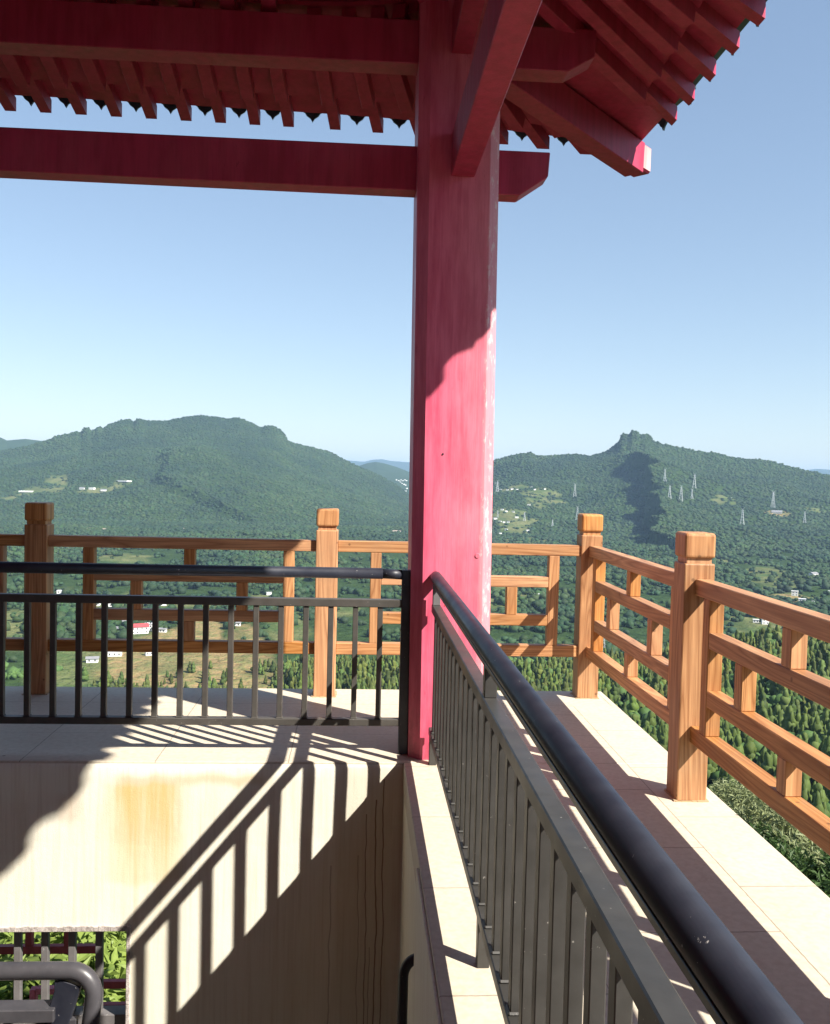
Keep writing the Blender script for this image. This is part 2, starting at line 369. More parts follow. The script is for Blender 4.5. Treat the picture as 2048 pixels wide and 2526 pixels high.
# ------------------------------------------------------------------ wooden railings
def post(px, py, parent, w_=.132):
    h = .132/2
    bm = bmesh.new()
    add_box(bm, (px-h, py-h, 0), (px+h, py+h, 1.022), .006, 2)
    o = bm_obj('post', bm, WZ, parent)
    box('neck', (px-h+.012, py-h+.012, 1.0), (px+h-.012, py+h-.012, 1.06), WZ, o, 0)
    box('cap', (px-h-.001, py-h-.001, 1.044), (px+h+.001, py+h+.001, 1.152), WZ, o, .013, 3)
    return o
ZT = (.889, .957); ZU = (.690, .756); ZL = (.450, .518); ZB = (.257, .328)
D = .032
def panel(a, b, fix, axis, parent):
    """lattice between posts: a<b along axis, fix = centre of the other axis"""
    MA = WX if axis == 'x' else WY
    def B(name, s, e, z0, z1, vert=False, dd=0):
        if axis == 'x': A, C_ = (s, fix-D+dd, z0), (e, fix+D-dd, z1)
        else: A, C_ = (fix-D+dd, s, z0), (fix+D-dd, e, z1)
        box(name, A, C_, WZ if vert else MA, parent, .0035, 1)
    B('top_rail', a, b, *ZT); B('bottom_rail', a, b, *ZB)
    s1, s2 = a+.235, b-.165
    if axis == 'y': s1, s2 = a+.13, b-.13
    wv = .066
    B('stile', s1-wv/2, s1+wv/2, ZB[1], ZT[0], True, .001); B('stile', s2-wv/2, s2+wv/2, ZB[1], ZT[0], True, .001)
    B('upper_middle_rail', s1+wv/2, s2-wv/2, *ZU, False, .002); B('lower_middle_rail', s1+wv/2, s2-wv/2, *ZL, False, .002)
    mid = (s1+s2)/2; q = (s2-s1)*.235
    B('strut', mid-wv/2, mid+wv/2, ZU[1], ZT[0], True, .003); B('strut', mid-wv/2, mid+wv/2, ZB[1], ZL[0], True, .003)
    B('strut', s1+q-wv/2, s1+q+wv/2, ZL[1], ZU[0], True, .003); B('strut', s2-q-wv/2, s2-q+wv/2, ZL[1], ZU[0], True, .003)
PXC = 1.211; PYC = 1.310
wb = empty('wooden_railing', (-1, PYC, 0), 'brown timber lattice railing along the far edge of the ledge, partly in shade', 'railing', 'timber lattice railings on the ledge')
bx = [-3.892, -2.158, -.428]
for p in bx: post(p, PYC, wb)
post(PXC, 1.327, wb)
h = .066
panel(bx[0]+h, bx[1]-h, PYC-.004, 'x', wb); panel(bx[1]+h, bx[2]-h, PYC-.004, 'x', wb); panel(bx[2]+h, PXC-h, PYC-.004, 'x', wb)
wr = empty('wooden_railing', (PXC, -2, 0), 'sunlit orange brown timber lattice railing along the right edge of the ledge above the trees', 'railing', 'timber lattice railings on the ledge')
py = [-.442, -2.21, -3.98, -5.75]
for p in py: post(PXC, p, wr)
ys = [1.327]+py
for i in range(4): panel(ys[i+1]+h, ys[i]-h, PXC+.013, 'y', wr)

# beads of sealant at the foot of the posts
for (px_, py_, par) in [(b, PYC, wb) for b in bx]+[(PXC, 1.327, wb)]+[(PXC, q, wr) for q in py]:
    bm = bmesh.new(); hh = .066+.004
    cs = [(-hh, -hh), (hh, -hh), (hh, hh), (-hh, hh)]
    for a, b in zip(cs, cs[1:]+cs[:1]):
        for i in range(6):
            t0, t1 = i/6, (i+1)/6; q = random.uniform(.5, 1.3)
            add_bar(bm, (px_+a[0]+(b[0]-a[0])*t0, py_+a[1]+(b[1]-a[1])*t0, .001), (px_+a[0]+(b[0]-a[0])*t1, py_+a[1]+(b[1]-a[1])*t1, .001), .012*q, .008*q)
    bm_obj('sealant_bead', bm, SEAL, par)
# ------------------------------------------------------------------ iron railings
HR = .031; ZH = .886; ZM = (.722, .7605); ZBt = (.1386, .1726)
ib = empty('iron_railing', (-1.5, .142, 0), 'black iron balustrade across the back of the stairwell, left end in the roof shade', 'railing', 'black iron balustrades')
YI = .142; XI = .135
tube('handrail', [(-4.5, YI, ZH), (-.115, YI, ZH)], .0268, TUBE, ib)
tube('handrail_end', [(-.1148, YI, ZH), (-.02, YI, ZH-.004)], .024, TUBE, ib)
box('mid_rail', (-4.5, YI-.02, ZM[0]), (-.02, YI+.02, ZM[1]), BARM, ib, .003)
box('bottom_rail', (-4.5, YI-.02, ZBt[0]), (-.02, YI+.02, ZBt[1]), BARM, ib, .003)
box('end_post', (-.022, YI-.022, 0), (.026, YI+.022, ZH+.02), TUBE, ib, .003)
bm = bmesh.new(); add_box(bm, (-.013, -.013, ZBt[1]), (.013, .013, ZM[0]), .002)
add_box(bm, (-.017, -.017, ZBt[1]), (.017, .017, ZBt[1]+.006), .003); me = bpy.data.meshes.new('baluster'); bm.to_mesh(me); bm.free(); me.materials.append(BARM)
def baluster(x_, y_, parent):
    o = bpy.data.objects.new('baluster', me); COL.objects.link(o); o.parent = parent; o.location = Vector((x_, y_, 0))-Vector(parent.location)
for i in range(36): baluster(-.1239-.12*i, YI, ib)
ir = empty('iron_railing', (XI, -2.5, 0), 'black iron balustrade with thick chipped handrail running from the red pillar towards the viewer', 'railing', 'black iron balustrades')
tube('handrail', [(XI, .03, ZH), (XI, -.03, ZH), (XI, -6.5, ZH)], .0275, TUBE, ir, 32)
box('handrail_flat', (XI-.019, -6.5, ZH-.039), (XI+.019, -.02, ZH-.0265), BARR, ir, .001)
box('mid_rail', (XI-.0205, -6.5, ZM[0]), (XI+.0205, -.005, ZM[1]), BARR, ir, .003)
box('bottom_rail', (XI-.0205, -6.5, ZBt[0]), (XI+.0205, -.005, ZBt[1]), BARR, ir, .003)
me2 = bpy.data.meshes.new('baluster'); bm = bmesh.new(); add_box(bm, (-.013, -.016, ZBt[1]), (.013, .016, ZM[0]), .002); add_box(bm, (-.0185, -.021, ZBt[1]), (.0175, .02, ZBt[1]+.008), .004); add_box(bm, (-.016, -.019, ZM[0]-.006), (.016, .019, ZM[0]), .003); bm.to_mesh(me2); bm.free(); me2.materials.append(BARR)
me = me2
for i in range(48): baluster(XI, -.125-.1276*i+.02, ir)
for yy in (-.028, -1.775, -3.55, -5.3):
    box('post', (XI-.0175, yy-.0175, ZM[1] if yy > -.1 else ZM[1]), (XI+.0175, yy+.0175, ZH-.041), BARG if yy > -.1 else BARR, ir, .002)
    box('post_foot', (XI-.0175, yy-.0175, 0), (XI+.0175, yy+.0175, ZBt[0]), BARR, ir, .002)

# low stair guard in the lower left of the stairwell
ig = empty('stair_guard', (-1.6, -1.0, -1.5), 'grey painted tube guard rail bending down beside the small wall opening', 'railing')
c = []
for i in range(9):
    a = PI/2*i/8; c.append((-1.235+.085*math.sin(a), -1.0-.01*i/8, -.522+.085*math.cos(a)))
tube('handrail', [(-3.2, -1.0, -.437)]+c+[(-1.175, -1.03, -.8), (-1.2, -1.05, -1.6)], .0305, GUARD, ig, 20)
box('flat_rail', (-3.2, -1.03, -.612), (-1.285, -.96, -.565), GUARD, ig, .003)
box('stub', (-1.29, -1.01, -.60), (-1.245, -.98, -.47), TUBE, ig, .002)
bar('brace_and_shadow', (-1.235, -1.0, -.475), (-1.35, -.99, -.86), .03, .085, TUBE, ig)  # solid black wedge stands for a dark bar plus the shadow on the rail
for i in range(14):
    xx = -1.225-.115*i
    box('baluster', (xx-.013, -1.01, -1.5), (xx+.013, -.984, -.613), GUARD, ig, .002)
# wall-mounted handrail end on the right
ih = empty('wall_handrail', (-.03, -.9, -1.0), 'black tube handrail end looping out of the side wall at the bottom of the stairwell', 'handrail')
c = [(.03, -1.0, -.405)]
for i in range(9):
    a = PI/2*i/8; c.append((.03-.055*math.sin(a)-.014, -1.0, -.475+.07*math.cos(a)))
tube('rail', c+[(-.041, -1.0, -1.5)], .019, TUBE, ih, 18)
# grille in the wall opening
gr = empty('opening_grille', (-2, .09, -1.4), 'grey painted steel bars set across the small opening in the stucco wall', 'grille')
for i in range(10):
    xx = -1.438-.1272*i
    box('bar', (xx-.016, .074, -1.245), (xx+.016, .106, WZ1), BARG, gr, .002)
box('sill_rail', (WX0, .05, -1.30), (WX1-.002, .13, -1.245), BARG, gr, .003)
# red lattice fence beyond the opening
rf = empty('red_lattice_fence', (-2.2, 1.3, -2.6), 'dark red timber lattice fence seen through the small wall opening', 'fence')
for (z0, z1) in ((-1.612, -1.565), (-1.835, -1.79), (-1.99, -1.935), (-1.30, -1.25)):
    box('rail', (-4.2 if z0 > -1.7 else -1.87, 1.28, z0), (-1.79 if -1.7 < z0 < -1.5 else -1.2, 1.32, z1), REDX, rf, .003)
for xx in (-2.196, -1.966, -2.42, -2.65, -2.9):
    box('stile', (xx-.019, 1.275, -1.565 if xx in (-2.196, -1.966) else -2.6), (xx+.019, 1.325, -1.25), REDX, rf, .003)
box('bracket', (-2.161, 1.20, -1.88), (-2.125, 1.25, -1.79), RED, rf, .003); box('bracket', (-2.124, 1.20, -1.82), (-2.0, 1.25, -1.785), RED, rf, .003)

# ------------------------------------------------------------------ pavilion
pv = empty('pavilion', (.21, .232, 0), 'red painted timber pavilion with corner pillar, tie beams and upturned tiled eaves overhead', 'pavilion')
def pillar(px, py, lean):
    hs = .194; c = .053; H = 3.72; bm = bmesh.new(); rings = []
    outline = [(-hs+c, -hs), (hs-c*.9, -hs), (hs, -hs+c*.9), (hs, hs-c), (hs-c, hs), (-hs+c, hs), (-hs, hs-c), (-hs, -hs+c)]
    zs = [0, .5, 1, 1.5, 2, 2.5, 3, H]
    for zz in zs:
        rings.append([bm.verts.new((px+u+lean*(zz-1.2), py+v_, zz)) for u, v_ in outline])
    for a, b in zip(rings, rings[1:]):
        for j in range(8): bm.faces.new((a[j], a[(j+1) % 8], b[(j+1) % 8], b[j]))
    bm.faces.new(rings[0][::-1]); bm.faces.new(rings[-1])
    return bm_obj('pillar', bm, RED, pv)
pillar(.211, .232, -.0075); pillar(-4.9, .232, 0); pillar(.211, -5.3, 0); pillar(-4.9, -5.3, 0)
# small fittings and marks on the pillar face
def face_pt(px_, py_, yp): d = ray(px_, py_); t_ = (yp-CAM[1])/d[1]; return CAM+d*t_
for (px_, py_, rr_, mt_) in ((1178, 1371, .013, RED), (1093, 1120, .005, TUBE)):
    p_ = face_pt(px_, py_, .037); bm = bmesh.new(); bmesh.ops.create_cone(bm, cap_ends=True, segments=16, radius1=rr_, radius2=rr_*.8, depth=.006, matrix=Matrix.Translation(p_) @ Matrix.Rotation(PI/2, 4, 'X')); bm_obj('bolt_cap', bm, mt_, pv)
cu = bpy.data.curves.new('painted_mark', 'FONT'); cu.body = '9'; cu.size = .05; cu.extrude = .0008; ot = bpy.data.objects.new('painted_mark', cu); COL.objects.link(ot)
p_ = face_pt(1093, 1495, .036); ot.location = p_; ot.rotation_euler = (PI/2, 0, 0)
bpy.context.view_layer.update(); mm_ = bpy.data.meshes.new_from_object(ot); bpy.data.objects.remove(ot); mm_.materials.clear(); mm_.materials.append(N('orange red marker').fin((.75, .09, .03), .6))
ot = bpy.data.objects.new('painted_mark', mm_); COL.objects.link(ot); ot.parent = pv; ot.location = Vector(p_)-Vector(pv.location); ot.rotation_euler = (PI/2, 0, 0)
def prism_x(name, y0, y1, pts, mat):
    bm = bmesh.new(); a = [bm.verts.new((p[0], y0, p[1])) for p in pts]; b = [bm.verts.new((p[0], y1, p[1])) for p in pts]
    n = len(pts); bm.faces.new(a); bm.faces.new(b[::-1])
    for i in range(n): bm.faces.new((a[i], b[i], b[(i+1) % n], a[(i+1) % n]))
    bmesh.ops.recalc_face_normals(bm, faces=bm.faces)
    bmesh.ops.bevel(bm, geom=bm.edges[:], offset=.004, segments=1, affect='EDGES')
    return bm_obj(name, bm, mat, pv)
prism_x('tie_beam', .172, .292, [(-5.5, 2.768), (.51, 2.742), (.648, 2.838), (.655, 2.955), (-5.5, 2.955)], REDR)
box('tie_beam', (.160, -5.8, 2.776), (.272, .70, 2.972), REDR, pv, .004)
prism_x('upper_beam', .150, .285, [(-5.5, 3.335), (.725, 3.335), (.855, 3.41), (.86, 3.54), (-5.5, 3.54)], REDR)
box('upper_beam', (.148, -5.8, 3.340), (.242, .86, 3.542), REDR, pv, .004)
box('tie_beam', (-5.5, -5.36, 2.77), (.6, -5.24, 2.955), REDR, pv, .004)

# unseen walls added behind and left of the viewer to block sky fill
box('sky_block_wall', (-4.7, -5.36, -.25), (.02, -5.25, 2.769), REDR, pv, 0)
box('sky_block_wall', (-4.96, -5.1, -.25), (-4.85, .03, 2.769), REDR, pv, 0)
# eave geometry -------------------------------------------------
ZE_B = 3.39       # flyer end bottoms, back
def yb(x_): return 1.13+max(0, (x_+2.0))*.03+(max(0, x_+.6)**2)*.055
ends_b = []       # (x, y, z, angle from +Y towards +X)
xs_fan = [(1.13, 41), (.845, 36), (.585, 30), (.33, 23), (.08, 16), (-.173, 10), (-.425, 5), (-.697, 2)]
for x_, a in xs_fan: ends_b.append((x_, yb(x_), ZE_B, a))
for i in range(22): ends_b.append((-.892-.197*i, yb(-.892-.197*i), ZE_B, 0))
ends_r = []
ys_fan = [(.905, 43), (.635, 42), (.345, 39), (.06, 35), (-.215, 29), (-.47, 21), (-.71, 11)]
for y_, a in ys_fan: ends_r.append((1.515, y_, 3.415+.03*(1-max(0, y_))*.5, a))
for i in range(20): ends_r.append((1.515, -.92-.2*i, 3.43, 0))
hipO = Vector((.211, .232)); hipD = Vector((1, .985)).normalized()
def rafters(ends, mode):
    lows = []; fls = []
    for (x_, y_, z_, a) in ends:
        a = math.radians(a)
        d = Vector((math.sin(a), math.cos(a))) if mode == 'b' else Vector((math.cos(a), math.sin(a)))
        E = Vector((x_, y_))
        run = ((y_-.24)/d.y) if mode == 'b' else ((x_-.24)/d.x)
        # stop at the hip line
        n2 = Vector((-hipD.y, hipD.x)); den = d.dot(n2)
        if abs(den) > 1e-6:
            t = (E-hipO).dot(n2)/den
            if 0 < t < run: run = t-.03
        run = max(run, .3)
        fl = .36 if mode == 'b' else .40
        fl = min(fl, run*.8)
        zl = z_+.085+.02              # lower rafter bottom at its outer end (centre of timber below flyer)
        tot = run
        Pl = E-d*(fl*.95)
        F = E-d*tot
        zlo = z_-.005
        slope = .27 if mode == 'b' else .155
        zF = zlo+slope*(tot-fl)
        cz = .04
        bar('lower_rafter', (F.x, F.y, zF+cz), (Pl.x, Pl.y, zlo+cz), .068, .08, REDR, pv, .003)
        G = E-d*(min(fl+.25, tot))
        s2 = .2 if mode == 'b' else .12
        zG = z_+s2*(G-E).length
        fo = bar('flying_rafter', (G.x, G.y, zG+.038+.012), (E.x, E.y, z_+.038), .062, .076, REDR, pv, 0)
        fo.data.materials.append(ENDS); dv = Vector((E.x-G.x, E.y-G.y, z_-zG-.012)).normalized()
        for pf in fo.data.polygons:
            if pf.normal.dot(dv) > .9: pf.material_index = 1
        for vv in fo.data.vertices:               # ends sawn flush with the eave line
            if (vv.co.x-E.x)*d.x+(vv.co.y-E.y)*d.y > -.045:
                t_ = (y_-vv.co.y)/d.y if mode == 'b' else (x_-vv.co.x)/d.x
                vv.co.x += d.x*t_; vv.co.y += d.y*t_
        fo.data.update()
        lows.append(((F.x, F.y, zF+.083), (Pl.x+d.x*.05, Pl.y+d.y*.05, zlo+.083-slope*.05)))
        fls.append(((G.x, G.y, zG+.092), (E.x-d.x*.03, E.y-d.y*.03, z_+.079)))
    return lows, fls
lb, fb = rafters(ends_b, 'b'); lr, fr = rafters(ends_r, 'r')
def board(name, rows, th, mat, tip=None):
    bm = bmesh.new()
    A = [bm.verts.new(r[0]) for r in rows]; B_ = [bm.verts.new(r[1]) for r in rows]
    for i in range(len(rows)-1): bm.faces.new((A[i], B_[i], B_[i+1], A[i+1]))
    if tip:
        t = [bm.verts.new(p) for p in tip]
        bm.faces.new((t[0], t[1], B_[0], A[0]))
    r = bmesh.ops.extrude_face_region(bm, geom=bm.faces[:])
    for v_ in r['geom']:
        if isinstance(v_, bmesh.types.BMVert): v_.co.z += th
    bmesh.ops.recalc_face_normals(bm, faces=bm.faces)
    return bm_obj(name, bm, mat, pv)
hipin = (.25, .27, 3.62); hiptip_l = (1.18, 1.18, 3.52); hiptip = (1.47, 1.44, 3.485)
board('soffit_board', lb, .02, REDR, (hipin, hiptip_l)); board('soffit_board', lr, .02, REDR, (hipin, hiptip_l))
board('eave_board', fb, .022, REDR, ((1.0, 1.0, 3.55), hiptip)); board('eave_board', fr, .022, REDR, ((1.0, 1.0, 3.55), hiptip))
# hip rafter with a sawn, angled nose
bm = bmesh.new()
add_bar(bm, (.211, .232, 3.50), (1.45, 1.43, 3.385), .13, .19, bev=.004)
add_bar(bm, (1.44, 1.42, 3.395), (1.52, 1.497, 3.392), .128, .165, bev=.012)
hp = bm_obj('hip_rafter', bm, [REDR, ENDS], pv)
for pf in hp.data.polygons:
    if pf.normal.dot(Vector((.72, .69, 0))) > .9 or (pf.normal.dot(Vector((.69, -.72, 0))) > .9 and pf.center.x > 1.43): pf.material_index = 1
# inner ceiling: upper rafters + boards + ridge beams
for (x_, y_, z_, a) in ends_b[7:]:
    bar('upper_rafter', (x_-.02, .30, 3.575), (x_-.02, -2.5, 3.575+2.8*.36), .068, .08, REDR, pv, .0)
for (x_, y_, z_, a) in ends_r[6:]:
    bar('upper_rafter', (.30, y_, 3.575), (-2.3, y_, 3.575+2.6*.38), .068, .08, REDR, pv, .0)
bm = bmesh.new()
q = [bm.verts.new(p) for p in ((-5.3, .45, 3.60), (.4, .45, 3.60), (.4, -5.6, 3.60), (-5.3, -5.6, 3.60), (-2.3, -2.5, 4.66))]
for i in range(4): bm.faces.new((q[i], q[(i+1) % 4], q[4]))
r = bmesh.ops.extrude_face_region(bm, geom=bm.faces[:])
for v_ in r['geom']:
    if isinstance(v_, bmesh.types.BMVert): v_.co.z += .03
bmesh.ops.recalc_face_normals(bm, faces=bm.faces); bm_obj('ceiling_board', bm, REDR, pv)
bar('hip_beam', (.25, .27, 3.60), (-2.3, -2.5, 4.60), .13, .18, REDR, pv, 0)
# tiles: shell + round ridges + pointed drip tiles
def outline_pts():
    p = [(e[0], e[1]+.045, e[2]+.125) for e in ends_b[::-1]]
    p.append((1.50, 1.46, 3.55))
    p += [(e[0]+.045, e[1], e[2]+.125) for e in ends_r]
    return p
op = outline_pts()
bm = bmesh.new(); apex = (-2.3, -2.5, 5.0)
lo = [bm.verts.new(p) for p in op]; lo2 = [bm.verts.new((p[0], p[1], p[2]+.045)) for p in op]
def inn(p, t=.62): return (p[0]+(apex[0]-p[0])*t*.55, p[1]+(apex[1]-p[1])*t*.55, p[2]+.27)
mid = [bm.verts.new(inn(p)) for p in op]; ap = bm.verts.new(apex); inl = [bm.verts.new((p[0]+(apex[0]-p[0])*.03, p[1]+(apex[1]-p[1])*.03, p[2]+.008)) for p in op]
for i in range(len(op)-1):
    bm.faces.new((lo[i], lo[i+1], lo2[i+1], lo2[i])); bm.faces.new((lo2[i], lo2[i+1], mid[i+1], mid[i])); bm.faces.new((mid[i], mid[i+1], ap))
    bm.faces.new((lo[i], lo[i+1], inl[i+1], inl[i]))
# far sides of the roof
fz = 3.55
c1 = bm.verts.new((-6.3, 1.15, fz)); c2 = bm.verts.new((-6.3, -6.6, fz)); c3 = bm.verts.new((1.55, -6.6, fz))
bm.faces.new((lo2[0], c1, ap)); bm.faces.new((c1, c2, ap)); bm.faces.new((c2, c3, ap)); bm.faces.new((c3, lo2[-1], ap))
bm_obj('tile_roof', bm, RT_M, pv)
bm = bmesh.new()
def drip_tile(bm, P, d, wd=.13, hh=.078):
    d = Vector((d[0], d[1], 0)).normalized(); s = Vector((-d.y, d.x, 0)); P = Vector(P)
    pr = [(-.5, .0), (-.5, -.18), (-.36, -.30), (-.27, -.52), (-.1, -.72), (0, -1), (.1, -.72), (.27, -.52), (.36, -.30), (.5, -.18), (.5, 0)]
    a = [bm.verts.new(P+s*u*wd+Vector((0, 0, v_*hh))) for u, v_ in pr]; b = [bm.verts.new(P+s*u*wd+Vector((0, 0, v_*hh))+d*.012) for u, v_ in pr]
    bm.faces.new(a); bm.faces.new(b[::-1]); n = len(pr)
    for i in range(n): bm.faces.new((a[i], b[i], b[(i+1) % n], a[(i+1) % n]))
for arr, dd in ((ends_b, (0, 1)), (ends_r, (1, 0))):
    for i in range(len(arr)-1):
        a, b = arr[i], arr[i+1]
        P = ((a[0]+b[0])/2+dd[0]*.035, (a[1]+b[1])/2+dd[1]*.035, (a[2]+b[2])/2+.128)
        b2 = bmesh.new(); drip_tile(b2, P, dd); bmesh.ops.recalc_face_normals(b2, faces=b2.faces); bm_obj('drip_tile', b2, RT_M, pv)
for P, dd in (((1.33, yb(1.3)+.03, 3.52), (.3, 1)), ((1.53, 1.15, 3.545), (1, .2))):
    b2 = bmesh.new(); drip_tile(b2, P, dd); bm_obj('drip_tile', b2, RT_M, pv)
bm.free()
v = []; f = []
for arr, dd in ((ends_b, (0, 1)), (ends_r, (1, 0))):
    for e in arr:
        p0 = Vector((e[0]+dd[0]*.05, e[1]+dd[1]*.05, e[2]+.175)); p1 = Vector(inn((e[0], e[1], e[2]+.13)))
        tv, tf = tube_mesh([p0, p1], .04, 8); n0 = len(v); v += tv; f += [tuple(i+n0 for i in ff) for ff in tf]
mesh_obj('cover_tiles', v, f, RT_M, pv)

MOUNTAIN_N, VALLEY_N, CONIFER_N, HAZE = 90000, 32000, 10500, 5.8e-5


# ------------------------------------------------------------------ landscape
def hash2(ix, iy, s):
    h = (ix.astype(np.int64)*374761393+iy.astype(np.int64)*668265263+s*1442695041) & 0xffffffff
    h = ((h ^ (h >> 13))*1274126177) & 0xffffffff
    return ((h ^ (h >> 16)) & 0xffff)/65535.0
def vnoise(x, y, s=0):
    ix = np.floor(x); iy = np.floor(y); fx = x-ix; fy = y-iy; ix = ix.astype(int); iy = iy.astype(int)
    u = fx*fx*(3-2*fx); v_ = fy*fy*(3-2*fy)
    a = hash2(ix, iy, s); b = hash2(ix+1, iy, s); c = hash2(ix, iy+1, s); d = hash2(ix+1, iy+1, s)
    return (a*(1-u)+b*u)*(1-v_)+(c*(1-u)+d*u)*v_
def fbm(x, y, o=4, s=0):
    t = 0; a = .5; n = 0
    for i in range(o): t = t+a*vnoise(x*2**i, y*2**i, s+i); n += a; a *= .5
    return t/n
def table(pts):
    """(column,row) of a skyline read off the photograph -> bearing, slope of the line of sight"""
    A = sorted(bearing(*p) for p in pts); A = np.array(A); return A[:, 0], A[:, 1]
def interp(tb, az_): return np.interp(az_, tb[0], tb[1])
def smooth_tb(tb, wd):
    g_ = np.linspace(tb[0][0], tb[0][-1], 1500); v_ = np.interp(g_, *tb); n_ = max(1, int(wd/(g_[1]-g_[0]))); kk = np.hanning(2*n_+1); kk /= kk.sum()
    return g_, np.convolve(np.pad(v_, n_, mode='edge'), kk, 'valid')
LEFTFAR = table([(-600, 1075), (-300, 1082), (0, 1077), (17, 1085), (63, 1081), (112, 1087), (160, 1100), (260, 1150), (400, 1240)])
RIDGE_L = table([(-700, 1150), (-300, 1130), (0, 1112), (60, 1102), (112, 1088), (138, 1076), (178, 1067), (201, 1066), (206, 1057), (217, 1053.5), (226, 1062), (234, 1058), (239, 1053), (246, 1051.5), (253, 1056), (274, 1045), (294, 1038), (301, 1036), (318, 1033), (330, 1040), (342, 1032), (360, 1038), (413, 1038), (472, 1026), (507, 1025), (554, 1032), (590, 1030), (614, 1040), (644, 1055), (656, 1051), (672, 1051), (692, 1059), (705, 1076), (713, 1090), (734, 1094), (758, 1101), (809, 1113), (823, 1118), (847, 1133), (883, 1150), (925, 1167), (979, 1196), (1009, 1222), (1080, 1300), (1200, 1420)])
RIDGE_R = table([(940, 1330), (1060, 1215), (1140, 1165), (1217, 1136), (1248, 1127), (1286, 1118), (1311, 1117), (1324, 1125), (1362, 1124), (1400, 1120), (1425, 1120.6), (1458, 1124), (1484, 1118), (1501, 1111), (1519, 1096), (1528, 1086), (1531, 1075), (1539, 1070), (1550, 1072), (1560, 1063), (1572, 1065), (1580, 1072), (1595, 1070), (1605, 1078), (1612, 1088), (1626, 1091), (1636, 1096), (1677, 1103), (1713, 1111), (1734, 1116), (1760, 1115), (1781, 1120), (1801, 1126), (1837, 1132), (1876, 1133), (1904, 1139), (1948, 1150), (1982, 1159), (2013, 1165), (2048, 1173), (2200, 1200), (2600, 1230)])
HILL2 = table([(700, 1240), (820, 1185), (886, 1149), (907, 1142), (928, 1139), (949, 1143), (979, 1152), (1009, 1164), (1100, 1175), (1200, 1160), (1400, 1190)])
FARR = table([(-600, 1170), (400, 1150), (700, 1140), (853, 1133.5), (898, 1137), (919, 1132), (943, 1131), (967, 1136), (1009, 1139), (1200, 1150), (1600, 1165), (1800, 1160), (1970, 1163), (1992, 1157), (2013, 1154), (2048, 1157), (2300, 1170), (2800, 1160)])
SPUR = table([(-500, 1840), (0, 1800), (340, 1790), (400, 1755), (470, 1738), (520, 1745), (560, 1765), (660, 1735), (700, 1680), (740, 1642), (800, 1646), (1000, 1660), (1280, 1652), (1400, 1650), (1600, 1632), (1700, 1615), (1815, 1600), (1870, 1592), (1921, 1584), (2048, 1572), (2300, 1560), (2800, 1570)])
def lateral(az_, r, pts, rr):
    """signed distance right of a line running down the slope (bearing as function of range)"""
    a = np.array([bearing(*p)[0] for p in pts]); rr = np.array(rr, float); o_ = np.argsort(rr)
    return (az_-np.interp(r, rr[o_], a[o_]))*r
def sm(t): t = np.clip(t, 0, 1); return t*t*(3-2*t)
SMT = {}
def ridge(az_, r, tb, R, Wd, base, e=1.25, back=.55):
    if id(tb) not in SMT: SMT[id(tb)] = smooth_tb(tb, .045)
    ws = np.exp(-np.clip((R-r)/(R*.075), 0, 50)**1.3)
    crest = CAM[2]+(interp(tb, az_)*ws+interp(SMT[id(tb)], az_)*(1-ws))*R
    t = (r-R)/Wd
    p = np.where(t < 0, np.clip(t+1, 0, 1)**e, np.clip(1-t/back, 0, 1)**1.2)
    return base+(crest-base)*p, p
CLIFF = None
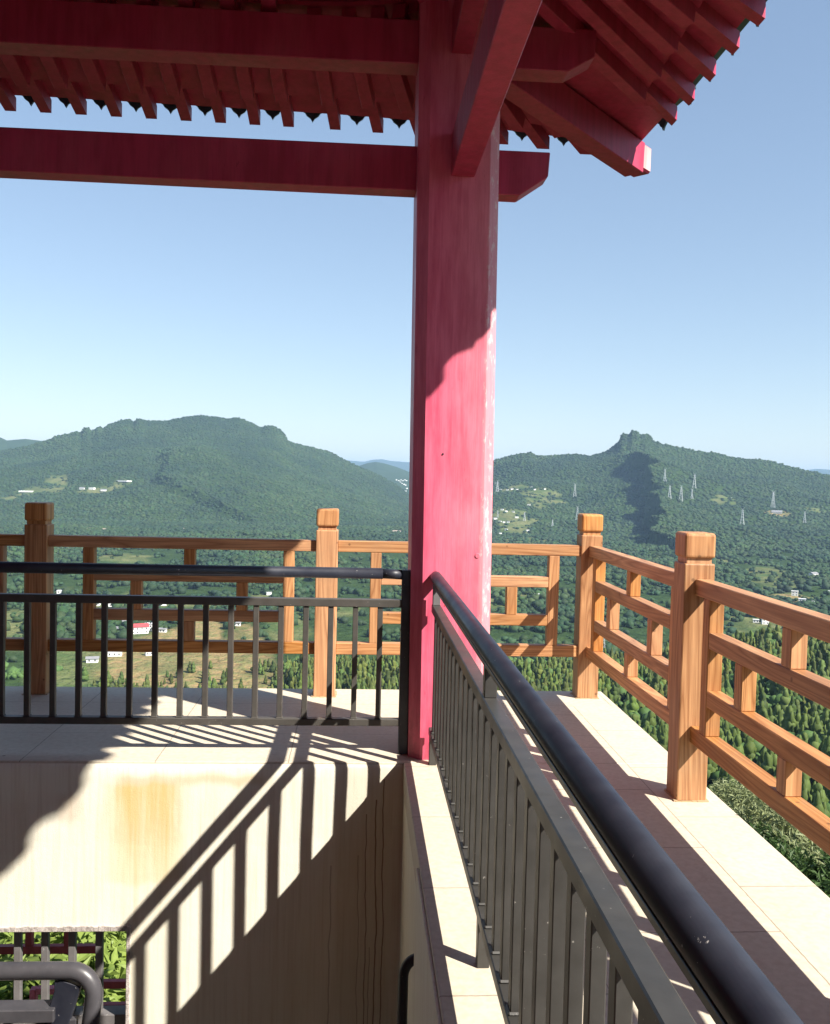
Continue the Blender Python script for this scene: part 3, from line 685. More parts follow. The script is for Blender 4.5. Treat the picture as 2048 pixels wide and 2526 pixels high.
def H(az_, r):
    x = CAM[0]+r*np.sin(az_); y = CAM[1]+r*np.cos(az_)
    right = sm((az_-.02)/.25)
    zv = -300+48*right+14*(fbm(x/400, y/400, 3, 5)-.5)*2
    # hill the pavilion stands on, with the wooded spur
    sp = CAM[2]+interp(SPUR, az_)*560
    lr_ = np.log(np.maximum(r, 1))
    pts_r = np.log(np.array([1, 3, 8, 15, 30, 60, 120, 220]))
    near = np.interp(lr_, pts_r, [-7, -7, -7.5, -9, -18, -36, -62, -84])
    near = near-25*np.where(r > 60, 1, r/60)*(1-sm((az_+.15)/.25))
    z220 = -84-25*(1-sm((az_+.15)/.25))
    t = np.clip((r-220)/340, 0, 1)
    shelf = z220+(sp-z220)*(t**.9)
    drop = sp-(r-560)*.62
    z = np.where(r < 220, near, np.where(r < 560, shelf, drop))
    wob = (fbm(x/45, y/45, 3, 9)-.5)*14*np.clip((r-120)/200, 0, 1)*np.clip(1-abs(r-560)/1e9, 0, 1)
    z = z+wob*np.where(r < 560, .6, .6)
    k_ = 30.
    dif = np.clip((z-zv)/k_, -50, 50)
    z = zv+k_*np.log1p(np.exp(dif))                      # smooth maximum with the valley floor
    # gentle rise of the valley floor towards the mountains
    z = z+np.clip((r-1700)/1400, 0, 1)**1.4*60
    gully = (fbm(az_*9+3, r/2600, 2, 21)-.5)
    def add(z, tb, R, Wd, base, amp, e=1.25, cut=1, sd=0):
        h_, p = ridge(az_, r, tb, R, Wd, base, e)
        m_ = np.sin(np.clip(p, 0, 1)*PI)**.8
        n_ = (fbm(x/420+sd, y/420, 4, 30+sd)-.5)*amp*2.2+(np.abs(fbm(x/160, y/160, 3, 40+sd)-.5)-.15)*amp*.9
        return np.maximum(z, h_+n_*m_), p
    z, p1 = add(z, RIDGE_R, 3800, 1800, -205, 42, 1.15, sd=1)
    # the rock wall running down from the summit
    if CLIFF is not None:
        d = lateral(az_, r, *CLIFF); d = d+(fbm(r/110, d/400, 4, 77)-.5)*130
        A_ = 88*sm((r-1500)/300)*sm((3520-r)/350)
        z = z+A_*np.where(d > 0, np.exp(-np.abs(d)/420)*.75, -np.exp(-np.abs(d)/230)*.45)*sm(np.abs(d)/14)
    z, p2 = add(z, RIDGE_L, 4300, 2000, -235, 40, 1.1, sd=2)
    line = [(415, 1150), (405, 1220), (395, 1270), (430, 1300), (520, 1330), (600, 1345)]
    d = lateral(az_, r, line, [3900, 3500, 3200, 3000, 2850, 2700]); d = d+(fbm(r/70, d/300, 3, 78)-.5)*60
    A_ = 26*sm((r-2550)/250)*sm((3900-r)/500)
    z = z+A_*np.where(d > 0, np.exp(-np.abs(d)/300)*.7, -np.exp(-np.abs(d)/120)*.5)*sm(np.abs(d)/16)
    z, _ = add(z, LEFTFAR, 6500, 2400, -200, 30, 1.1, sd=3)
    z, _ = add(z, HILL2, 7400, 2600, -150, 25, 1.2, sd=4)
    z, _ = add(z, FARR, 17000, 6000, -150, 40, 1.2, sd=5)
    # knolls and fine canopy swell
    z = z+(fbm(x/130, y/130, 3, 55)-.5)*16*sm((r-900)/500)*sm((2600-r)/600+.25)
    return z
def Hxy(x, y):
    dx_ = np.asarray(x)-CAM[0]; dy_ = np.asarray(y)-CAM[1]; return H(np.arctan2(dx_, dy_), np.hypot(dx_, dy_))
def ground(px_, py_, r0=150., r1=30000.):
    """where the line of sight through that spot of the photograph meets the ground"""
    a, s = bearing(px_, py_); r = np.geomspace(r0, r1, 4000); zt = H(np.full_like(r, a), r); zl = CAM[2]+s*r
    i = np.argmax(zt >= zl)
    if zt[i] < zl[i]: i = len(r)-1
    r_ = r[i]; return np.array([CAM[0]+r_*math.sin(a), CAM[1]+r_*math.cos(a), zt[i]]), r_

_l = [(1520, 1110), (1565, 1160), (1612, 1205), (1622, 1250), (1618, 1300), (1640, 1370), (1612, 1440), (1572, 1520), (1540, 1560)]
_r = [ground(*p)[1] for p in _l]; print('cliff', [int(q) for q in _r]); CLIFF = (_l, _r)
# land cover patches: centre from the photo, real radii in metres, type, strength
PATCH = []
def patch(px_, py_, wpx, dep, kind):
    P, r = ground(px_, py_); a = math.atan2(P[0]-CAM[0], P[1]-CAM[1]); PATCH.append((a, r, wpx/2*r/FPX, dep, kind))
for args in [(210, 1650, 260, 110, 'f'), (330, 1612, 240, 90, 'f'), (420, 1640, 260, 130, 'd'), (600, 1600, 130, 140, 'd'), (620, 1655, 130, 110, 'd'), (505, 1560, 110, 120, 'd'),
             (270, 1500, 160, 90, 'f'), (160, 1470, 120, 110, 'f'), (300, 1375, 150, 70, 'f'), (60, 1540, 120, 140, 'f'), (700, 1530, 120, 120, 'f'), (470, 1500, 160, 80, 'f'), (640, 1495, 100, 80, 'f'), (840, 1500, 120, 60, 'f'), (70, 1400, 100, 90, 'f'),
             (120, 1205, 150, 60, 'f'), (145, 1187, 50, 90, 'f'), (300, 1193, 45, 40, 'f'), (230, 1212, 110, 30, 'f'), (15, 1230, 50, 40, 'f'),
             (1335, 1228, 110, 130, 'f'), (1275, 1300, 100, 170, 'f'), (1290, 1335, 110, 130, 'f'), (1245, 1212, 120, 60, 'f'), (1260, 1265, 110, 110, 'f'), (1240, 1480, 140, 130, 'f'), (1100, 1470, 200, 120, 'f'),
             (1885, 1415, 110, 150, 'f'), (1930, 1450, 90, 110, 'f'), (1970, 1432, 70, 40, 'f'), (1950, 1472, 100, 60, 'd'), (1850, 1520, 110, 120, 'f'), (1900, 1545, 110, 70, 'f'), (2030, 1480, 60, 60, 'f'), (1800, 1385, 70, 50, 'f'),
             (1915, 1270, 60, 40, 'd'), (2030, 1262, 80, 40, 'f'), (1790, 1235, 60, 60, 'f'),
             (232, 1303, 90, 60, 'r'), (160, 1318, 40, 40, 'r'), (978, 1310, 26, 60, 'r'), (455, 1305, 16, 30, 'r')]:
    patch(*args)
def cover(az_, r, x, y):
    F_ = np.zeros_like(r); D_ = np.zeros_like(r); R_ = np.zeros_like(r)
    n_ = (fbm(x/55, y/55, 4, 91)-.5)*1.3
    for (a, rr, wx_, dp, kd) in PATCH:
        q_ = ((az_-a)*r/wx_)**2+((r-rr)/dp)**2
        m_ = sm((1.15-np.sqrt(q_)+n_)/.35)*(.55+.45*sm((fbm(x/22, y/22, 2, 17)-.3)/.2))
        if kd == 'f': F_ = np.maximum(F_, m_)
        elif kd == 'd': D_ = np.maximum(D_, m_)
        else: R_ = np.maximum(R_, m_)
    return F_, D_, R_

azs = np.concatenate([np.linspace(-PI, -.62, 60)[:-1], np.linspace(-.62, -.40, 60)[:-1], np.linspace(-.40, .52, 900)[:-1], np.linspace(.52, .75, 60)[:-1], np.linspace(.75, PI, 60)])
rs = np.concatenate([[0.01], np.geomspace(3, 200, 40)[:-1], np.linspace(200, 640, 60)[:-1], np.linspace(640, 1200, 30)[:-1], np.linspace(1200, 4400, 400)[:-1], np.linspace(4400, 8000, 60)[:-1], np.linspace(8000, 28000, 60)])
AZ, RR = np.meshgrid(azs, rs, indexing='ij')
Z = H(AZ, RR); X = CAM[0]+RR*np.sin(AZ); Y = CAM[1]+RR*np.cos(AZ)
na, nr = AZ.shape
co = np.stack([X, Y, Z], -1).reshape(-1, 3)
ii, jj = np.meshgrid(np.arange(na-1), np.arange(nr-1), indexing='ij')
a_ = (ii*nr+jj).ravel(); quads = np.stack([a_, a_+1, a_+nr+1, a_+nr], -1)
def np_mesh(name, co, faces, mat, attr=None, smooth=True, link=True):
    me = bpy.data.meshes.new(name); nf, k_ = faces.shape
    me.vertices.add(len(co)); me.vertices.foreach_set('co', co.astype(np.float32).ravel())
    me.loops.add(nf*k_); me.loops.foreach_set('vertex_index', faces.astype(np.int32).ravel())
    me.polygons.add(nf); me.polygons.foreach_set('loop_start', np.arange(0, nf*k_, k_, dtype=np.int32)); me.polygons.foreach_set('loop_total', np.full(nf, k_, np.int32))
    if smooth: me.polygons.foreach_set('use_smooth', np.ones(nf, bool))
    if attr is not None:
        at = me.color_attributes.new('cover', 'FLOAT_COLOR', 'POINT'); at.data.foreach_set('color', attr.astype(np.float32).ravel())
    me.update(calc_edges=True); me.materials.append(mat)
    if not link: return me
    o = bpy.data.objects.new(name, me); COL.objects.link(o); return o
Fc, Dc, Rc = cover(AZ, RR, X, Y)
attr = np.stack([Fc, Dc, Rc, np.ones_like(Fc)], -1).reshape(-1, 4)
k = N('wooded hills, terraced fields and rock')
at = k.n('ShaderNodeAttribute', attribute_name='cover'); sp_ = k.n('ShaderNodeSeparateColor'); k.l(at.outputs['Color'], sp_.inputs[0])
big = k.noise(k.pos((.004, .004, .004)), 1, 5, .6); mid_ = k.noise(k.pos((.02, .02, .02)), 1, 4, .6); fine = k.noise(k.pos((.11, .11, .11)), 1, 3, .6)
forest = k.mix(k.ramp(mid_, [(.3, 0), (.7, 1)]), (.016, .034, .012), (.034, .060, .018))
forest = k.mix(k.ramp(fine, [(.4, 0), (.7, .6)]), forest, (.05, .085, .025))
x, y, z = k.xyz()
terr = k.math('FRACT', k.math('ADD', k.math('ADD', k.math('MULTIPLY', y, .040), k.math('MULTIPLY', x, .006)), k.math('MULTIPLY', mid_, 5)))
tl = k.ramp(terr, [(.0, 1), (.22, .0), (.55, 0), (.6, .45), (.72, 0)])
fieldc = k.mix(k.ramp(mid_, [(.35, 0), (.6, 1)]), (.065, .105, .032), (.15, .155, .065))
fieldc = k.mix(k.math('MULTIPLY', tl, .8), fieldc, (.04, .065, .02))
dirt = k.mix(k.ramp(fine, [(.35, 0), (.65, 1)]), (.30, .20, .10), (.16, .17, .065)); dirt = k.mix(k.math('MULTIPLY', tl, .7), dirt, (.12, .10, .04))
rock = k.mix(mid_, (.28, .22, .18), (.5, .42, .36))
c = k.mix(sp_.outputs[0], forest, fieldc); c = k.mix(sp_.outputs[1], c, dirt); c = k.mix(sp_.outputs[2], c, rock)
k.bump(fine, .8, 6)
LAND = k.fin(c, .95, 0, .05)
terrain = np_mesh('terrain', co, quads, LAND, attr); tag(terrain, kind='structure', label='wooded hills and valley')

# ------------------------------------------------------------------ foliage materials
def leafmat(name, tint, translucent=.0, rough=.7, big_=None):
    k = N(name)
    at = k.n('ShaderNodeAttribute', attribute_name='cover')
    oi = k.n('ShaderNodeObjectInfo')
    nz = k.noise(k.pos((1, 1, 1), rand=9), tint[2], 3, .6)
    col = k.mix(nz, tint[0], tint[1])
    hs = k.n('ShaderNodeHueSaturation'); k.l(col, hs.inputs['Color'])
    k.l(k.math('ADD', .88, k.math('MULTIPLY', oi.outputs['Random'], .3)), hs.inputs['Value'])
    col = hs.outputs[0]
    if big_: col = k.mix(k.ramp(k.noise(k.pos((.0035, .0035, .0035)), 1, 5, .65), [(.38, .0), (.62, .75)]), col, big_)
    if tint[3]: col = k.mix(1.0, col, at.outputs['Color'], 'MULTIPLY')
    m = k.fin(col, rough, 0, .2)
    if translucent:
        tr = k.n('ShaderNodeBsdfTranslucent'); k.l(col, tr.inputs[0]); mx = k.n('ShaderNodeMixShader'); mx.inputs[0].default_value = translucent
        k.l(k.b.outputs[0], mx.inputs[1]); k.l(tr.outputs[0], mx.inputs[2]); k.l(mx.outputs[0], k.o.inputs[0])
    return m
CAN = leafmat('mountain canopy foliage', ((.017, .039, .015), (.042, .074, .022), .05, True), big_=(.009, .026, .014))
CON = leafmat('conifer needles', ((.032, .056, .010), (.10, .135, .030), .5, True))
CONI = leafmat('conifer needles of single trees', ((.032, .056, .010), (.10, .135, .030), .5, False))
BRL = leafmat('broadleaf canopy', ((.045, .10, .025), (.09, .15, .04), .2, False))
LEAFR = leafmat('grey green shrub leaves', ((.13, .17, .06), (.34, .36, .19), 8, False), .25, .45)
LEAFD = leafmat('dark shrub leaves', ((.02, .05, .015), (.07, .11, .03), 6, False), .2, .45)
LEAFL = leafmat('lime green shrub leaves', ((.12, .21, .01), (.40, .45, .03), 7, False), .35, .5)
LEAFM = leafmat('mid green shrub leaves', ((.09, .16, .02), (.30, .36, .10), 9, False), .3, .45)
k = N('bark'); BARK = k.fin(k.mix(k.noise(k.pos(), 30, 4), (.05, .035, .02), (.14, .10, .07)), .9)

# crowns -------------------------------------------------------
def ico(sub):
    b = bmesh.new(); bmesh.ops.create_icosphere(b, subdivisions=sub, radius=1); b.verts.ensure_lookup_table()
    v_ = np.array([q.co[:] for q in b.verts]); f_ = np.array([[q.index for q in ff.verts] for ff in b.faces]); b.free(); return v_, f_
def lump(sub, n, seed, flat=.8):
    g = np.random.default_rng(seed); V = []; Fa = []; o_ = 0
    for i in range(n):
        v_, f_ = ico(sub); s_ = (1 if i == 0 else g.uniform(.45, .75)); c_ = np.zeros(3) if i == 0 else np.array([*(g.normal(size=2)*.55), g.uniform(-.1, .5)])
        v_ = v_*(1+g.uniform(-.28, .28, (len(v_), 1)))*s_*np.array([1, 1, flat])+c_
        V.append(v_); Fa.append(f_+o_); o_ += len(v_)
    return np.concatenate(V), np.concatenate(Fa)
def conifer(seed):
    """ragged teardrop crown built of stacked clumps"""
    g = np.random.default_rng(seed); V = []; Fa = []; o_ = 0; wf = g.uniform(.7, 1.35)
    for (zc_, rx, rz) in ((.27, .215, .24), (.52, .165, .26), (.76, .095, .25)):
        v_, f_ = ico(2); q_ = 1+g.uniform(-.30, .30, (len(v_), 1)); v_ = v_*q_*np.array([rx*wf, rx*wf, rz])
        v_[:, 0] += g.normal()*.02; v_[:, 1] += g.normal()*.02; v_[:, 2] += zc_
        V.append(v_); Fa.append(f_+o_); o_ += len(v_)
    return np.concatenate(V), np.concatenate(Fa)
def scatter(name, temps, pos_, size, squash, mat, lab, cat='trees', tilt=0, tint=(.75, 1.35)):
    """one merged mesh of many crowns"""
    g = np.random.default_rng(len(pos_)); V = []; Fa = []; Cc = []; o_ = 0
    which = g.integers(0, len(temps), len(pos_))
    for ti, (tv, tf) in enumerate(temps):
        idx_ = np.where(which == ti)[0]
        if not len(idx_): continue
        a = g.uniform(0, 2*PI, len(idx_)); ca, sa = np.cos(a), np.sin(a); s_ = size[idx_]
        x_ = (tv[None, :, 0]*ca[:, None]-tv[None, :, 1]*sa[:, None])*s_[:, None]
        y_ = (tv[None, :, 0]*sa[:, None]+tv[None, :, 1]*ca[:, None])*s_[:, None]
        z_ = tv[None, :, 2]*(s_*squash[idx_])[:, None]
        P = np.stack([x_, y_, z_], -1)+pos_[idx_][:, None, :]
        V.append(P.reshape(-1, 3)); Fa.append((tf[None]+(np.arange(len(idx_))*len(tv))[:, None, None]).reshape(-1, 3)+o_); o_ += len(idx_)*len(tv)
        c_ = g.uniform(*tint, (len(idx_), 1))*np.stack([g.uniform(.85, 1.25, len(idx_)), np.ones(len(idx_)), g.uniform(.8, 1.2, len(idx_))], -1)
        Cc.append(np.repeat(np.concatenate([c_, np.ones((len(idx_), 1))], 1), len(tv), 0))
    o = np_mesh(name, np.concatenate(V), np.concatenate(Fa), mat, np.concatenate(Cc), smooth=False)
    return tag(o, lab, cat, kind='stuff')
def sample(n, a0, a1, r0, r1, thin=True):
    a = rng.uniform(a0, a1, n); r = np.sqrt(rng.uniform(r0**2, r1**2, n)); x = CAM[0]+r*np.sin(a); y = CAM[1]+r*np.cos(a)
    F_, D_, R_ = cover(a, r, x, y); keep = rng.uniform(size=n) > np.clip(F_*.93+D_*.95+R_*.85, 0, .97)
    a, r, x, y = a[keep], r[keep], x[keep], y[keep]; return a, r, np.stack([x, y, H(a, r)], -1)
def visible(a, z, r, extra, nr_=60):
    """keep what the ground in front does not hide"""
    lim = np.full(len(a), -9.)
    for rr in np.geomspace(200, 6000, nr_):
        h_ = (H(a, np.full_like(a, rr))-CAM[2])/rr; m_ = rr < r*.985; lim = np.where(m_, np.maximum(lim, h_), lim)
    return (z+extra-CAM[2])/r > lim
# mountainsides
T1 = [lump(1, 1, s_, .85) for s_ in range(6)]
a, r, P = sample(MOUNTAIN_N, -.42, .54, 2150, 4650); kp = visible(a, P[:, 2], r, 9); P = P[kp]; r = r[kp]
sz = 2.4+3.6*rng.uniform(size=len(P))**1.6+1.8*fbm(P[:, 0]/90, P[:, 1]/90, 2, 8); P[:, 2] += sz*.1
forest_o = scatter('mountain_forest', T1, P, sz, rng.uniform(.8, 1.25, len(P)), CAN, 'unbroken green forest covering the far mountainsides', 'forest')
# valley
a, r, P = sample(VALLEY_N, -.42, .54, 690, 2250); kp = visible(a, P[:, 2], r, 8); P = P[kp]; r = r[kp]; a = a[kp]
cl_ = fbm(P[:, 0]/120, P[:, 1]/120, 3, 66); kp = rng.uniform(size=len(P)) < sm((cl_-.30)/.25)*.95+.05; P = P[kp]; r = r[kp]
order = np.argsort(r); P = P[order]; r = r[order]
T2 = [lump(1, 3, 50+s_, .9) for s_ in range(5)]
nI = 160
sz = 2.0+4.6*rng.uniform(size=len(P))**1.8; P[:, 2] += sz*.5
scatter('valley_woods', T2, P[nI:], sz[nI:], rng.uniform(.8, 1.2, len(P)-nI), CAN, 'scattered woods and thickets on the valley floor', 'woods', tint=(.9, 1.6))
def trunk_mesh(h_, r_):
    v_, f_ = [], []
    for i, (zz, q_) in enumerate(((0, 1), (.5, .7), (1, .3))):
        for j in range(6): v_.append((math.cos(j*PI/3)*r_*q_, math.sin(j*PI/3)*r_*q_, zz*h_))
    for i in range(2):
        for j in range(6): f_.append((i*6+j, i*6+(j+1) % 6, i*6+6+(j+1) % 6, i*6+6+j))
    me = bpy.data.meshes.new('trunk'); me.from_pydata(v_, [], f_); me.materials.append(BARK); return me
def tree_set(name, temps, mat, P, size, squash, lab, group, cat, trunk_h, zoff):
    tm = trunk_mesh(trunk_h, .035); cms = [np_mesh('crown', t[0], t[1], mat, None, False, link=False) for t in temps]
    for i in range(len(P)):
        e = bpy.data.objects.new(name, None); COL.objects.link(e); e.location = P[i]; e.rotation_euler = (0, 0, random.uniform(0, 6.28)); e.scale = (size[i], size[i], size[i]*squash[i]); tag(e, lab, cat, group)
        c_ = bpy.data.objects.new('crown', cms[i % len(cms)]); COL.objects.link(c_); c_.parent = e; c_.location = (0, 0, zoff)
        t_ = bpy.data.objects.new('trunk', tm); COL.objects.link(t_); t_.parent = e
Pg = P[:nI].copy(); Pg[:, 2] -= sz[:nI]*1.3
tree_set('broadleaf_tree', T2, BRL, Pg, sz[:nI], rng.uniform(.9, 1.2, nI), 'round crowned broadleaf tree at the near edge of the valley fields', 'broadleaf trees along the near edge of the valley', 'tree', 1.2, 1.0)
# conifer wood on the spur below the terrace
a, r, P = sample(CONIFER_N, -.30, .56, 165, 700)
kp = visible(a, P[:, 2], r, 8); a, r, P = a[kp], r[kp], P[kp]
# not in front of the left valley view
order = np.argsort(r); P = P[order]; r = r[order]; a = a[order]
T3 = [conifer(80+s_) for s_ in range(10)]
P = P[rng.uniform(size=len(P)) < .35+.9*fbm(P[:, 0]/30, P[:, 1]/30, 3, 12)]; sz = rng.uniform(4.6, 10.8, len(P)); sq = rng.uniform(.9, 1.15, len(P)); P[:, 2] -= .4
# those that show in the frame, nearest first
cx_ = []
D3 = P-CAM; zc = D3@FW; pxs = 1024+FPX*(D3@RT)/zc; pys = CY0-FPX*((D3+np.array([0, 0, 8]))@UP)/zc
show = (pxs > 660) & (pxs < 2060) & (pys > 1540) & (pys < np.interp(pxs, [600, 1476, 2048], [1698, 1702, 2210])) & ~((pxs > 1010) & (pxs < 1060))
idx_ = np.where(show)[0][:290]; rest = np.ones(len(P), bool); rest[idx_] = False
tree_set('conifer_tree', T3, CONI, P[idx_], sz[idx_], sq[idx_], 'dark green conifer in the dense wood on the slope just below the ledge', 'conifers on the slope below the ledge', 'conifer', .3, 0)
scatter('conifer_forest', T3, P[rest], sz[rest], sq[rest], CON, 'dense conifer forest running over the near spur', 'conifer forest', tint=(.55, 1.5))
a, r, P2 = sample(1500, .05, .56, 190, 640); s2 = rng.uniform(1.6, 3.6, len(P2)); P2[:, 2] += s2*.6
scatter('broadleaf_thicket', T2, P2, s2, rng.uniform(.8, 1.2, len(P2)), BRL, 'rounded broadleaf crowns mixed among the conifers on the slope', 'woods', tint=(.6, 1.5))
print('TREES', len(idx_), rest.sum(), len(cl_))

# shrubs -------------------------------------------------------
def shrub(c_, rad, mat, lab, n=650, leaf=.11, wid=.28, group=None, up=.6):
    c_ = Vector(c_); e = empty('shrub', c_-Vector((0, 0, rad*1.6)), lab, 'shrub', group)
    g = np.random.default_rng(int(abs(c_.x*1000+c_.y*77)) % 99991)
    V = []; Fa = []
    ntw = max(12, n//9)
    for t in range(ntw):
        d = g.normal(size=3); d[2] = abs(d[2])*1.0-.25; d /= np.linalg.norm(d)
        base = np.array(c_)+d*rad*g.uniform(.35, 1.0)*np.array([1, 1, .85]); ax_ = d*.5+np.array([0, 0, up])+g.normal(size=3)*.25; ax_ /= np.linalg.norm(ax_)
        for q_ in range(9):
            l_ = leaf*g.uniform(.6, 1.25); out_ = g.normal(size=3); out_ -= ax_*out_.dot(ax_); out_ /= np.linalg.norm(out_)
            dl = out_*.85+ax_*g.uniform(.1, .9); dl /= np.linalg.norm(dl); s_ = np.cross(dl, ax_); s_ /= np.linalg.norm(s_)+1e-9
            p0 = base+ax_*leaf*g.uniform(-.9, 1.1); nrm = np.cross(s_, dl)
            k0 = len(V); V += [p0, p0+dl*l_*.5+s_*l_*wid*.5+nrm*l_*.05, p0+dl*l_-nrm*l_*.12, p0+dl*l_*.5-s_*l_*wid*.5+nrm*l_*.05]; Fa.append((k0, k0+1, k0+2, k0+3))
    me = bpy.data.meshes.new('foliage'); loc = np.array(e.location)
    me.from_pydata([tuple(v_-loc) for v_ in V], [], Fa); me.materials.append(mat); o = bpy.data.objects.new('foliage', me); COL.objects.link(o); o.parent = e
    b = bmesh.new()
    for q_ in range(7):
        d = g.normal(size=3); d[2] = abs(d[2])+1; d /= np.linalg.norm(d); add_bar(b, (0, 0, 0), tuple(d*rad*2.0), .02, .02)
    me = bpy.data.meshes.new('stem'); b.to_mesh(me); b.free(); me.materials.append(BARK); o = bpy.data.objects.new('stem', me); COL.objects.link(o); o.parent = e
def at_ray(px_, py_, dist):
    d = ray(px_, py_); d = d/np.linalg.norm(d); return CAM+d*dist
for i, (px_, py_, dist, rad, mt, lab) in enumerate([
    (1835, 2010, 17, .62, LEAFR, 'grey green leafy shrub just outside the ledge beside the nearest timber post'),
    (1885, 2050, 16, .60, LEAFR, 'grey green shrub second from the timber post outside the ledge'),
    (1800, 1985, 18.5, .45, LEAFR, 'smallest pale shrub peeping over the ledge edge close to the timber post'),
    (1935, 2095, 15.5, .55, LEAFR, 'grey green shrub midway along the ledge edge below the bottom timber rail'),
    (1985, 2150, 14, .42, LEAFR, 'pale leafy shrub with sunlit tips under the bottom timber rail at the right'),
    (2035, 2140, 15.5, .45, LEAFR, 'light leafy shrub at the right edge of the picture above the dark bush'),
    (2000, 2215, 12.5, .42, LEAFD, 'dark glossy bush against the ledge edge at the right side'),
    (2050, 2205, 12, .55, LEAFD, 'dark bush in the far right corner outside the ledge'),
    (1925, 2160, 13.5, .36, LEAFD, 'low dark bush hugging the ledge edge between the pale shrubs'),
    (1890, 2100, 15, .38, LEAFD, 'small shadowy bush tucked under the grey green shrubs outside the ledge'),
    (2010, 2075, 19, .5, LEAFL, 'bright green shrub behind the pale shrubs by the ledge')]):
    shrub(at_ray(px_, py_, dist), rad, mt, lab, 1500 if rad > .5 else 1000, .125, .30)
for i, (px_, py_, dist, rad, mt, lab, n_, lf) in enumerate([
    (20, 2330, 12.0, .85, LEAFM, 'pale green shrub with narrow leaves at the left of the wall opening', 1500, .24),
    (95, 2370, 11.6, .80, LEAFM, 'pale green narrow leaved shrub behind the middle bars of the wall opening', 1500, .24),
    (40, 2480, 10.8, .85, LEAFM, 'pale green shrub low in the wall opening behind the tube guard', 1500, .24),
    (150, 2440, 11.2, .7, LEAFM, 'pale leafy shrub right of the red bracket in the wall opening', 1300, .22),
    (140, 2300, 12.6, .85, LEAFM, 'leafy shrub under the top edge of the wall opening', 1500, .24),
    (215, 2350, 13.4, .8, LEAFL, 'lime green bush behind the rightmost bar of the wall opening', 1700, .17),
    (290, 2450, 12.4, .85, LEAFL, 'bright lime bush low at the right side of the wall opening', 2000, .15),
    (240, 2480, 11.8, .7, LEAFL, 'lime bush between the bars at the bottom of the wall opening', 1700, .15),
    (285, 2330, 14.5, 1.0, LEAFL, 'taller darker lime bush at the top right of the wall opening', 1800, .2)]):
    shrub(at_ray(px_, py_, dist), rad, mt, lab, n_, lf, .34)
# leafy ground cover on the bank round the terrace
V = []; Fa = []; g = np.random.default_rng(5); nL = 60000
a = g.uniform(-.75, .95, nL); r = 6.2+g.uniform(0, 1, nL)**1.2*30; x = CAM[0]+r*np.sin(a); y = CAM[1]+r*np.cos(a)
ok = ~((x < 1.6) & (y < 1.8)); a, r, x, y = a[ok], r[ok], x[ok], y[ok]; z = H(a, r)+g.uniform(0, 1, len(a))*(.5+.9*fbm(x/1.5, y/1.5, 2, 3))
p0 = np.stack([x, y, z], -1); d = g.normal(size=(len(x), 3)); d[:, 2] = abs(d[:, 2])*.6; d /= np.linalg.norm(d, axis=1)[:, None]
s_ = np.cross(d, g.normal(size=d.shape)); s_ /= np.linalg.norm(s_, axis=1)[:, None]; L_ = g.uniform(.12, .3, len(x))[:, None]
co = np.stack([p0, p0+d*L_*.5+s_*L_*.22, p0+d*L_, p0+d*L_*.5-s_*L_*.22], 1).reshape(-1, 3)
gc = np_mesh('ground_cover', co, np.arange(len(co)).reshape(-1, 4), LEAFD, None, False); tag(gc, 'dark leafy ground cover on the bank below the terrace', 'ground cover', kind='stuff')

# houses -------------------------------------------------------
def wallmat(n_, c1, c2): k = N(n_); return k.fin(k.mix(k.noise(k.pos((.3, .3, .3)), 1, 3), c1, c2), .8)
HW = wallmat('white house render', (.72, .71, .68), (.82, .81, .78)); HG = wallmat('grey roof tile', (.16, .16, .17), (.28, .28, .29)); HWR = wallmat('pale concrete roof', (.55, .55, .55), (.7, .7, .7)); HR_ = wallmat('red tin roof', (.35, .05, .06), (.45, .09, .09)); HB = wallmat('window glass', (.03, .035, .04), (.06, .07, .08))
def house(px_, py_, wpx, roof, lab, group, storeys=2, yawr=None, asp=.62):
    P, r = ground(px_, py_); W_ = max(wpx*r/FPX, 6); Dp = W_*asp; Hh = min(3.1*storeys, W_*.75)
    e = empty('house', P-np.array([0, 0, 1.]), lab, 'house', group); e.rotation_euler = (0, 0, yawr if yawr is not None else random.uniform(-.5, .5))
    b = bmesh.new(); add_box(b, (-W_/2, -Dp/2, 0), (W_/2, Dp/2, Hh+1), 0); me = bpy.data.meshes.new('wall'); b.to_mesh(me); b.free(); me.materials.append(HW); o = bpy.data.objects.new('wall', me); COL.objects.link(o); o.parent = e
    me = bpy.data.meshes.new('roof'); h0 = Hh+1.003; ov = .7
    if roof == 'flat':
        b = bmesh.new(); add_box(b, (-W_/2-.4, -Dp/2-.4, h0), (W_/2+.4, Dp/2+.4, h0+.5), 0); b.to_mesh(me); b.free(); me.materials.append(HWR)
    else:
        v_ = [(-W_/2-ov, -Dp/2-ov, h0), (W_/2+ov, -Dp/2-ov, h0), (W_/2+ov, Dp/2+ov, h0), (-W_/2-ov, Dp/2+ov, h0), (-W_/2-ov, 0, h0+Dp*.28), (W_/2+ov, 0, h0+Dp*.28)]
        me.from_pydata(v_, [], [(0, 1, 5, 4), (2, 3, 4, 5), (0, 4, 3), (1, 2, 5), (0, 3, 2, 1)]); me.materials.append(HR_ if roof == 'red' else HG)
    o = bpy.data.objects.new('roof', me); COL.objects.link(o); o.parent = e
    if wpx >= 12:
        nw = max(2, int(W_/3.2))
        for s_ in range(storeys):
            for i in range(min(nw, 5)):
                xx = -W_/2+W_*(i+.5)/min(nw, 5); b = bmesh.new(); add_box(b, (xx-.55, -Dp/2-.05, 1.9+s_*3), (xx+.55, -Dp/2+.05, 3.3+s_*3), 0)
                me = bpy.data.meshes.new('window'); b.to_mesh(me); b.free(); me.materials.append(HB); o = bpy.data.objects.new('window', me); COL.objects.link(o); o.parent = e
G1 = 'farmhouses on the left valley floor'
